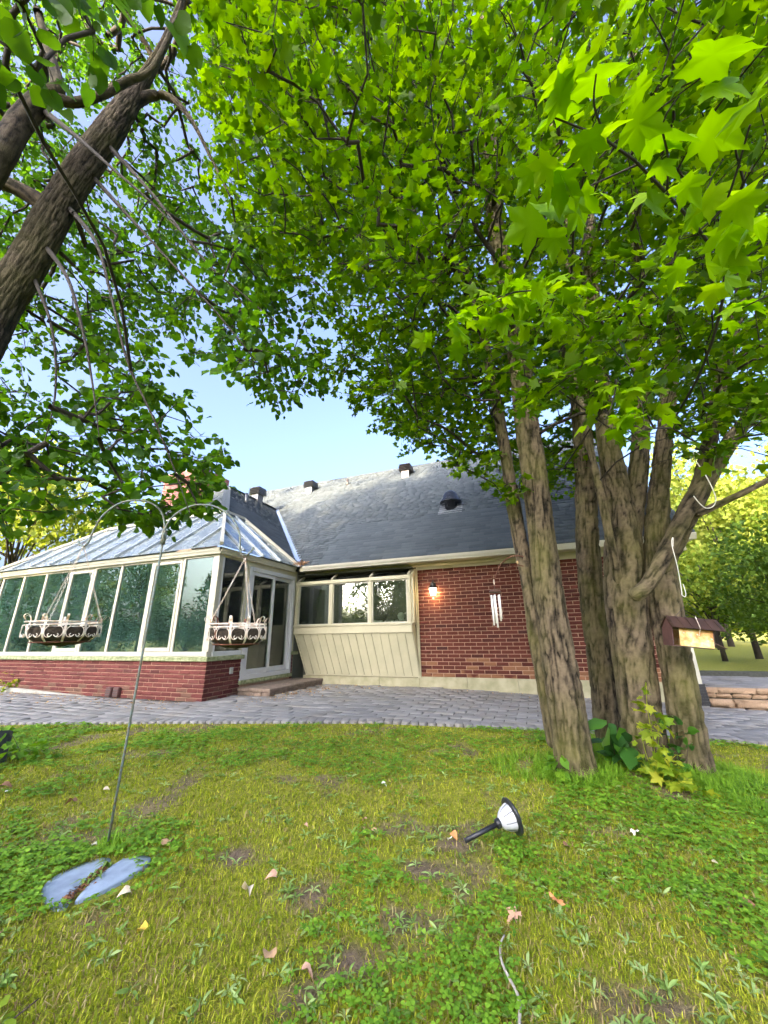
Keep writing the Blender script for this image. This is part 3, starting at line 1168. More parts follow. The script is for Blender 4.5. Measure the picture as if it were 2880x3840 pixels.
# sliding door
D0, D1, DZ0, DZ1 = -1.984, -.246, .276, 2.55
door = MB()
for a, b, c, d in ((D0, D0 + .10, DZ0, DZ1), (D1 - .08, D1, DZ0, DZ1), (D0 + .10, D1 - .08, DZ0, DZ0 + .09), (D0 + .10, D1 - .08, DZ1 - .09, DZ1)):
    door.bbox(SX - .10, SX + .02, a, b, c, d, .006)
door = door.build('sliding_door', M['white'], sun)
mid = (D0 + D1) / 2 + .02
for a, b, xo in ((D0 + .10, mid + .045, 0), (mid - .045, D1 - .08, -.05)):
    f = MB()
    for q0, q1, c, d in ((a, a + .085, DZ0 + .091, DZ1 - .091), (b - .085, b, DZ0 + .091, DZ1 - .091), (a + .085, b - .085, DZ0 + .091, DZ0 + .19), (a + .085, b - .085, DZ1 - .17, DZ1 - .091)):
        f.bbox(SX - .045 + xo, SX + .0 + xo, q0, q1, c, d, .005)
    f.build('door_leaf', M['white'], door)
    MB().box(SX - .025 + xo, SX - .02 + xo, a + .08, b - .08, DZ0 + .18, DZ1 - .16).build('pane', M['glass2'], door)
MB().tube([(SX - .03, D1 - .125, 1.28), (SX + .03, D1 - .125, 1.30), (SX + .03, D1 - .125, 1.52), (SX - .03, D1 - .125, 1.54)], .012, 8).build('door_handle', M['white'], door, True)
MB().box(SX - .1, SX + .006, D0, D1, DZ1 + .001, Z1).build('door_head', M['cream'], sun)
# blinds inside: behind the door and behind the far front windows
sl1 = MB().prism([(-.0, 0), (.022, .052), (.025, .052), (.003, 0)], 'y', 0, .62).mesh('slat', M['blind'])
for j, (a, z0, z1) in enumerate(((D0 + .19, .55, 2.30), (mid + .06, .55, 1.27))):
    bl = MB().box(SX - .19, SX - .15, a, a + .62, z1, z1 + .05).build('blind', M['blind'], sun)
    z = z0
    while z < z1:
        ob('slat', sl1, bl, (SX - .18, a, z))
        z += .062
sl2 = MB().prism([(0, 0), (.022, .055), (.025, .055), (.003, 0)], 'x', 0, .78).mesh('slat', M['blindw'])
for j, x in enumerate((-9.3, -8.35)):
    bl = MB().box(x, x + .78, SY + .4, SY + .44, 2.25, 2.3).build('blind', M['blindw'], sun)
    z = .95
    while z < 2.2:
        ob('slat', sl2, bl, (x + .0, SY + .41, z))
        z += .065
# gutters
GQ = [(y_ + .34 + SY - .0, z_) for y_, z_ in GP]
MB().prism(GQ, 'x', -10.6, SX + .06).build('gutter', M['gutter'], sun)
GX = [(-(y_ + .34) + SX + .0, z_) for y_, z_ in GP]
MB().prism(GX, 'y', SY - .06, -.36).build('gutter', M['gutter'], sun)
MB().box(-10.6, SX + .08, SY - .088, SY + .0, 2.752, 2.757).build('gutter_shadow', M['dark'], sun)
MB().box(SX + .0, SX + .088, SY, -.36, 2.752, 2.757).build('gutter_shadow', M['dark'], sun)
MB().box(-10.6, SX + .01, SY - .006, SY + .004, 2.66, 2.80).build('fascia', M['trim'], sun)
MB().box(SX - .004, SX + .006, SY + .005, -.3, 2.66, 2.80).build('fascia', M['trim'], sun)


# glass roof: hip, front and right faces
def fr_pt(x, d, lift=0):
    return Vector((x, -3.02 + d, EAVE_Z + PM * d + lift))


def sd_pt(y, d, lift=0):
    return Vector((-3.03 - d, y, EAVE_Z + PM * d + lift))


nfr = Vector((0, -s_s, c_s))
nsd = Vector((s_s, 0, c_s))
rx = [X2 + i * .74 for i in range(0, 11)]
for i in range(10):
    a, b = rx[i], rx[i + 1]
    da, db_ = min(DG, a - X2, -3.03 - a), min(DG, b - X2, -3.03 - b)
    q = [fr_pt(a, 0), fr_pt(b, 0)]
    if db_ > .01:
        q.append(fr_pt(b, max(0, db_)))
    kx = []
    for xk in (X2 + DG, -3.03 - DG):
        if a < xk < b:
            q.append(fr_pt(xk, DG))
    if da > .01:
        q.append(fr_pt(a, max(0, da)))
    if len(q) >= 3:
        MB().slab(q, nfr, .008).build('roof_pane', M['roofglass'], sun)
    if da > .05:
        MB().beam(fr_pt(a, 0, .03), fr_pt(a, da, .03), .05, .05, nfr).build('roof_rafter', simple('grey rafter cap', (.42, .47, .50), .4, .5) if i == 0 or 'raf' not in M else M['raf'], sun)
        M.setdefault('raf', bpy.data.materials.get('grey rafter cap'))
M['raf'] = bpy.data.materials.get('grey rafter cap') or simple('grey rafter cap', (.42, .47, .50), .4, .5)
ry = [-3.02, -2.38, -1.75, -1.12]
yend = lambda d: -.33 - .27 * d
for i in range(4):
    a = ry[i]
    da = min(DG, max(0, a + 3.02))
    if i < 3:
        b = ry[i + 1]
        db_ = min(DG, b + 3.02)
        q = [sd_pt(a, 0), sd_pt(b, 0), sd_pt(b, db_)]
        if a < -3.02 + DG < b:
            q.append(sd_pt(-3.02 + DG, DG))
        if da > .01:
            q.append(sd_pt(a, da))
    else:
        q = [sd_pt(a, 0), sd_pt(yend(0), 0), sd_pt(yend(DG), DG), sd_pt(a, DG)]
    MB().slab(q, nsd, .008).build('roof_pane', M['roofglass'], sun)
    if da > .05:
        MB().beam(sd_pt(a, 0, .03), sd_pt(a, da, .03), .05, .05, nsd).build('roof_rafter', M['raf'], sun)
MB().beam(sd_pt(yend(0), 0, .04), sd_pt(yend(DG), DG, .04), .06, .07, nsd).build('roof_rafter', M['trim'], sun)
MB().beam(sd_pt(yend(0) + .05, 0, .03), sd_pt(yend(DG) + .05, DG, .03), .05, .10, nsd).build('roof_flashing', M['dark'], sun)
MB().beam(sd_pt(-3.02 + DG, DG, .04), sd_pt(yend(DG), DG, .04), .07, .07).build('top_rail', M['trim'], sun)
MB().beam(fr_pt(X2 + DG, DG, .04), fr_pt(-3.03 - DG, DG, .04), .07, .07).build('top_rail', M['trim'], sun)
MB().beam(fr_pt(-3.03, 0, .045), fr_pt(-3.03 - DG, DG, .045), .07, .06).build('hip_rafter', M['trim'], sun)
MB().beam(fr_pt(X2, 0, .045), fr_pt(X2 + DG, DG, .045), .07, .06).build('hip_rafter', M['trim'], sun)
# room inside
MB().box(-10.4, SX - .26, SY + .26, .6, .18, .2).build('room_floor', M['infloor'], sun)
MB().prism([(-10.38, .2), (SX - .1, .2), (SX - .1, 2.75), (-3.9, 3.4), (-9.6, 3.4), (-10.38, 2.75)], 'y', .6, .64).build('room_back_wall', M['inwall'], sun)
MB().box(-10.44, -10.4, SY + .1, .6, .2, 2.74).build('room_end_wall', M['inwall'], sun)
for k in range(3):
    MB().bbox(-6.6 + k * 1.1, -6.0 + k * 1.1, -.6, -.1, .2, 1.1 - .2 * (k % 2), .03).build('cabinet', simple('cabinet', (.28, .24, .16), .6), sun)
# outdoor fittings on the base wall
for vx in (-5.49, -5.285):
    v = MB().bbox(vx - .075, vx + .075, SY - .075, SY + .002, .03, .20, .008).build('wall_vent', simple('brown vent hood', (.13, .065, .06), .5, scale=20, amt=.4), sun)
    for k in range(3):
        MB().box(vx - .06, vx + .06, SY - .082, SY - .074, .055 + k * .042, .075 + k * .042).build('louvre', M['vent'], v)
ox = MB().bbox(SX - .002, SX + .022, -2.275, -2.185, .42, .54, .004).build('outlet_box', simple('grey outlet cover', (.50, .52, .48), .5), sun)
MB().box(SX + .022, SX + .026, -2.255, -2.205, .445, .515).build('outlet_flap', M['concrete'], ox)
# paddle-like white shovel leaning inside the corner window
shv = empty('snow_shovel', wl(-3.74, -2.45, .2), -YAW, 'pale blue shovel leaning inside the sunroom behind the corner window', 'shovel')
MB().tube([(.0, .0, .25), (.10, -.12, 1.25)], .017, 8).build('handle', M['blindw'], shv, True)
MB().lathe([(.0, 0), (.17, .0), (.18, .02), (.0, .03)], 18).build('blade', M['blindw'], shv, True, loc=(.0, -.10, .72), rot=(R(80), 0, 0)) if False else MB().bbox(-.15, .15, -.012, .012, .05, .33, .01).build('blade', M['blindw'], shv)
MB().bbox(.02, .18, -.14, -.10, 1.22, 1.32, .008).build('grip', M['blindw'], shv)

# stone step at the door
step = empty('door_step', (HO.x, HO.y, 0), -YAW, 'low brown stone step in front of the sliding door', 'step')
T = []
for a in np.arange(-2.02, .0, .42):
    MB().bbox(-2.9, -2.40, a, min(a + .414, .0), .09, .152, .012).build('cap_stone', M['step'], step)
    MB().bbox(-3.18, -2.905, a, min(a + .414, .0), .09, .152, .012).build('cap_stone', M['step'], step)
for a in np.arange(-2.0, -.02, .2):
    MB().bbox(-2.6, -2.42, a, a + .196, -.05, .089, .012).build('step_stone', M['step'], step)
for a in np.arange(-3.18, -2.62, .19):
    MB().bbox(a, a + .186, -2.0, -1.8, -.05, .0885, .012).build('step_stone', M['step'], step)
# concrete edging at the foot of the sunroom, rising to the left
curb = empty('concrete_curb', (HO.x, HO.y, 0), -YAW, 'row of pale concrete kerb blocks at the foot of the sunroom wall', 'kerb')
x = -5.6
while x > -10.4:
    h0 = .0 + .135 * (-5.6 - x) / 4.0
    w_ = .42
    MB().prism([(x - w_ + .006, -.1), (x, -.1), (x, max(.004, h0)), (x - w_ + .006, max(.006, h0 + .135 * w_ / 4.0))], 'y', SY - .10, SY - .02).build('kerb_block', M['concrete'], curb)
    x -= w_

# wall lantern, lit
lan = empty('wall_lantern', wl(.385, 0, 2.02), -YAW, 'small black lantern glowing white on the brick wall beside the bay window', 'lantern')
LM = M['black']
MB().bbox(-.035, .035, -.03, -.002, -.02, .2, .006).build('back_plate', LM, lan)
MB().tube([(0, -.02, .12), (0, -.07, .23), (0, -.13, .23), (0, -.15, .2)], .012, 8).build('arm', LM, lan, True)
MB().lathe([(.10, .06), (.105, .075), (.07, .12), (.055, .13), (.05, .16), (.02, .19), (.01, .2)], 6, (0, -.15, 0)).build('roof_cap', LM, lan)
MB().lathe([(.0, -.22), (.014, -.2), (.018, -.18), (.006, -.16), (.03, -.14), (.06, -.115), (.06, -.11)], 6, (0, -.15, 0)).build('finial', LM, lan)
gm, gt, gb = mat_base('lit lantern glass')
gb.inputs['Base Color'].default_value = (1, .95, .85, 1)
gb.inputs['Emission Color'].default_value = (1, .88, .68, 1)
gb.inputs['Emission Strength'].default_value = 1.2
MB().lathe([(.052, -.11), (.086, .06)], 6, (0, -.15, 0)).build('lantern_glass', gm, lan)
cage = MB()
for j in range(6):
    a = 2 * math.pi * j / 6
    cage.tube([(.055 * math.cos(a), -.15 + .055 * math.sin(a), -.11), (.09 * math.cos(a), -.15 + .09 * math.sin(a), .062)], .006, 5)
cage.build('cage_bar', LM, lan)
pl_ = bpy.data.lights.new('lantern_bulb', 'POINT')
pl_.energy = 1.1
pl_.color = (1, .72, .40)
pl_.shadow_soft_size = .03
po = bpy.data.objects.new('lantern_bulb', pl_)
po.location = (0, -.15, -.17)
link(po, lan)
po2 = po.copy()
po2.location = (0, -.055, -.03)
link(po2, lan)
# ================================================================ TREES
def bark_mat(name, lo, hi, green=.0):
    mt, t, b = mat_base(name)
    geo = t.nodes.new('ShaderNodeNewGeometry')
    at = nd(t, 'ShaderNodeAttribute', attribute_name='furrow')
    p = geo.outputs['Position']
    n1 = noise(t, p, 26, 6, .7)
    n2 = noise(t, p, 2.2, 4)
    f = mth(t, 'ADD', mth(t, 'MULTIPLY', at.outputs['Fac'], .8), mth(t, 'MULTIPLY', mth(t, 'SUBTRACT', n1, .42), .9), True)
    c = ramp(t, f, [(.10, lo), (.42, tuple(a * .6 + b_ * .4 for a, b_ in zip(lo, hi))), (.85, hi)])
    if green:
        c = mixc(t, mth(t, 'MULTIPLY', ramp(t, n2, [(.42, (0, 0, 0)), (.68, (1, 1, 1))]), green), c, (.15, .15, .035))
    t.links.new(c, b.inputs['Base Color'])
    b.inputs['Roughness'].default_value = .95
    b.inputs['Specular IOR Level'].default_value = .2
    mp = nd(t, 'ShaderNodeMapping')
    mp.inputs['Scale'].default_value = (1, 1, .3)
    t.links.new(p, mp.inputs[0])
    bump(t, b, noise(t, mp.outputs[0], 75, 5, .7), .9, .012)
    return mt


M['bark'] = bark_mat('maple bark', (.007, .0055, .004), (.165, .128, .085), .45)
M['bark2'] = bark_mat('linden bark', (.006, .005, .004), (.085, .066, .046), .2)
M['twig'] = simple('twig bark', (.07, .05, .035), .9, scale=30, amt=.5)
M['twigd'] = simple('dark twig bark', (.035, .027, .02), .9, scale=30, amt=.5)
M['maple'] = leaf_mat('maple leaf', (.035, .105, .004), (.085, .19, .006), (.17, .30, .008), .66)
M['maplelit'] = leaf_mat('lit near maple leaf', (.13, .29, .006), (.20, .38, .010), (.28, .45, .016), .6)  # maple leaf copy with the light on near leaves painted into its colour
M['linden'] = leaf_mat('linden leaf', (.03, .10, .012), (.06, .165, .014), (.11, .24, .014), .6)
M['sapling'] = leaf_mat('yellow green leaf', (.16, .28, .02), (.30, .38, .03), (.46, .46, .05), .5)
M['hosta'] = leaf_mat('glossy dark leaf', (.02, .075, .02), (.035, .12, .022), (.07, .20, .02), .35, .3)
M['farleaf'] = leaf_mat('distant foliage', (.07, .14, .015), (.13, .20, .02), (.22, .26, .03), .4, .7)
M['fardark'] = leaf_mat('dark foliage', (.045, .10, .014), (.07, .14, .018), (.11, .19, .024), .4, .6)
M['farlit'] = leaf_mat('sunlit foliage', (.13, .19, .025), (.20, .26, .04), (.30, .33, .07), .4, .7)  # foliage copy with yellow sunlight painted into the leaf colour

STEMS={'t1':[[(1.556,3.6,-0.083,0.1641),(1.547,3.62,0.074,0.1498),(1.555,3.64,0.487,0.1444),(1.559,3.66,0.941,0.1383),(1.567,3.68,1.355,0.134),(1.584,3.7,1.9,0.1303),(1.61,3.7,2.55,0.1259),(1.619,3.7,3.393,0.1221),(1.64,3.72,4.037,0.1177),(1.633,3.75,5.529,0.1094),(1.638,3.78,6.89,0.1091),(1.791,3.8,9.083,0.0999),(1.911,3.8,11.095,0.0907),(2.102,3.85,13.923,0.0812)],[(1.505,3.85,0.157,0.0808),(1.481,3.85,0.612,0.0774),(1.467,3.85,1.064,0.0841),(1.465,3.86,1.417,0.076),(1.445,3.9,1.948,0.0725),(1.439,3.95,2.406,0.072),(1.442,4.0,2.966,0.0674),(1.451,4.1,3.785,0.0637),(1.427,4.2,4.888,0.0597),(1.372,4.4,6.219,0.0556),(1.296,4.6,7.603,0.0523),(1.165,4.8,8.854,0.047)]],'t2':[[(2.376,4.5,-0.171,0.1489),(2.346,4.5,0.083,0.1368),(2.372,4.5,0.667,0.1272),(2.411,4.5,1.413,0.126),(2.499,4.5,2.248,0.1291),(2.634,4.5,3.188,0.1231),(2.793,4.55,4.293,0.1176),(2.96,4.6,5.58,0.1109),(3.095,4.6,7.03,0.1017),(3.311,4.65,9.062,0.0996),(3.636,4.7,12.051,0.0986),(4.166,4.7,16.261,0.0974)]],'t3':[[(2.285,3.85,-0.136,0.1913),(2.285,3.85,0.039,0.1743),(2.342,3.88,0.518,0.1706),(2.393,3.9,1.008,0.179),(2.457,3.92,1.502,0.191),(2.545,3.95,1.944,0.1805),(2.641,3.98,2.48,0.1381),(2.667,4.0,3.067,0.1158),(2.752,4.05,3.865,0.1015),(2.923,4.1,5.084,0.0915),(3.169,4.15,6.726,0.0855),(3.535,4.2,8.868,0.0842),(4.095,4.2,12.101,0.0766)],[(2.573,3.95,1.843,0.1119),(2.831,4.0,2.485,0.1031),(3.119,4.05,3.334,0.0937),(3.442,4.1,4.608,0.0842),(3.825,4.15,6.332,0.0784),(4.324,4.2,8.61,0.0772),(5.043,4.2,12.076,0.0696)],[(2.422,3.95,1.366,0.0539),(2.268,3.7,1.842,0.0421),(2.272,3.7,2.383,0.0403),(2.257,3.7,3.032,0.0386),(2.303,3.75,3.788,0.0351),(2.422,3.8,4.795,0.0312)]],'t4':[[(2.506,3.58,-0.12,0.1488),(2.51,3.6,0.068,0.1282),(2.577,3.64,0.547,0.1263),(2.649,3.7,1.047,0.131),(2.723,3.75,1.522,0.1347),(2.877,3.85,2.065,0.1171),(3.122,3.95,2.685,0.0963),(3.453,4.0,3.554,0.0855),(3.955,4.1,4.907,0.0802),(4.609,4.2,6.766,0.0767),(5.324,4.2,9.2,0.0708),(6.125,4.2,12.048,0.0658)],[(2.221,3.42,1.383,0.0559),(2.378,3.45,1.479,0.0603),(2.621,3.45,1.782,0.0688),(2.877,3.45,2.131,0.0745),(3.116,3.45,2.448,0.073),(3.33,3.45,2.879,0.0681),(3.602,3.45,3.486,0.0595),(4.068,3.5,4.331,0.0556),(4.474,3.55,5.235,0.0506),(4.891,3.6,6.635,0.0457)],[(2.692,3.7,1.628,0.0834),(2.813,3.65,1.8,0.0799),(3.06,3.6,2.186,0.0815),(3.359,3.6,2.585,0.0843),(3.727,3.6,3.01,0.0792),(4.084,3.6,3.347,0.0732),(4.757,3.6,3.95,0.0638)],[(3.012,3.45,2.138,0.0355),(3.229,3.4,2.235,0.0318),(3.432,3.35,2.321,0.0281),(3.794,3.3,2.494,0.0247)]],'lin':[[(-3.75,2.0,0.0,0.27),(-3.6,2.05,0.6,0.235),(-3.047,2.2,2.496,0.1298),(-3.062,2.3,3.075,0.1329),(-3.142,2.4,3.696,0.1344),(-3.115,2.45,4.25,0.1341),(-3.079,2.5,5.066,0.1321),(-2.989,2.55,5.877,0.1315),(-2.922,2.6,6.546,0.1236),(-2.88,2.65,7.084,0.0997),(-2.809,2.7,7.884,0.0602),(-2.754,2.75,8.988,0.0426),(-2.789,2.8,10.539,0.0332)],[(-3.099,2.5,4.971,0.0814),(-3.506,2.4,5.171,0.0667),(-3.73,2.3,5.102,0.0509)],[(-3.386,2.15,4.303,0.0902),(-3.254,2.1,5.014,0.0922),(-3.213,2.1,5.491,0.0899),(-3.103,2.1,5.853,0.0826),(-3.015,2.1,6.01,0.0593),(-3.346,2.15,6.767,0.0415),(-3.773,2.2,7.729,0.0329)],[(-3.068,2.1,5.881,0.0586),(-2.871,2.15,5.888,0.042),(-2.696,2.2,6.121,0.0398),(-2.55,2.25,6.466,0.0377),(-2.385,2.3,6.831,0.0275),(-2.331,2.35,8.035,0.0217)],[(-2.92,2.65,6.882,0.0769),(-2.747,2.7,7.23,0.0531),(-2.481,2.72,7.232,0.04),(-2.189,2.75,6.842,0.0261),(-1.919,2.8,6.279,0.0169),(-1.603,2.8,5.581,0.008)],[(-3.123,2.15,5.766,0.0277),(-2.564,2.0,5.112,0.0171),(-2.059,1.95,4.544,0.0116),(-1.703,1.95,4.17,0.0083),(-1.32,2.0,3.754,0.004)],[(-3.107,2.5,4.544,0.0239),(-2.551,2.3,3.869,0.0136),(-2.185,2.2,3.202,0.0095),(-2.015,2.2,2.756,0.0064),(-1.826,2.15,2.29,0.003)],[(-3.095,2.55,5.146,0.0255),(-2.419,2.3,4.283,0.0141),(-2.056,2.2,3.552,0.0099),(-1.77,2.15,2.905,0.0077),(-1.513,2.15,2.456,0.0061),(-1.346,2.2,2.11,0.0048),(-1.195,2.2,1.795,0.0028)],[(-3.07,2.6,5.749,0.0271),(-2.313,2.5,4.798,0.014),(-1.775,2.5,4.149,0.0099),(-1.341,2.5,3.62,0.0078),(-1.025,2.6,3.225,0.0039)],[(-3.17,2.5,4.286,0.02),(-2.669,2.4,3.495,0.0105),(-2.469,2.4,2.873,0.007),(-2.429,2.4,2.402,0.0033)],[(-2.942,2.6,6.161,0.026),(-2.118,2.4,5.014,0.0138),(-1.465,2.3,4.052,0.0092),(-1.078,2.3,3.645,0.0059),(-0.799,2.3,3.362,0.0036)]]}
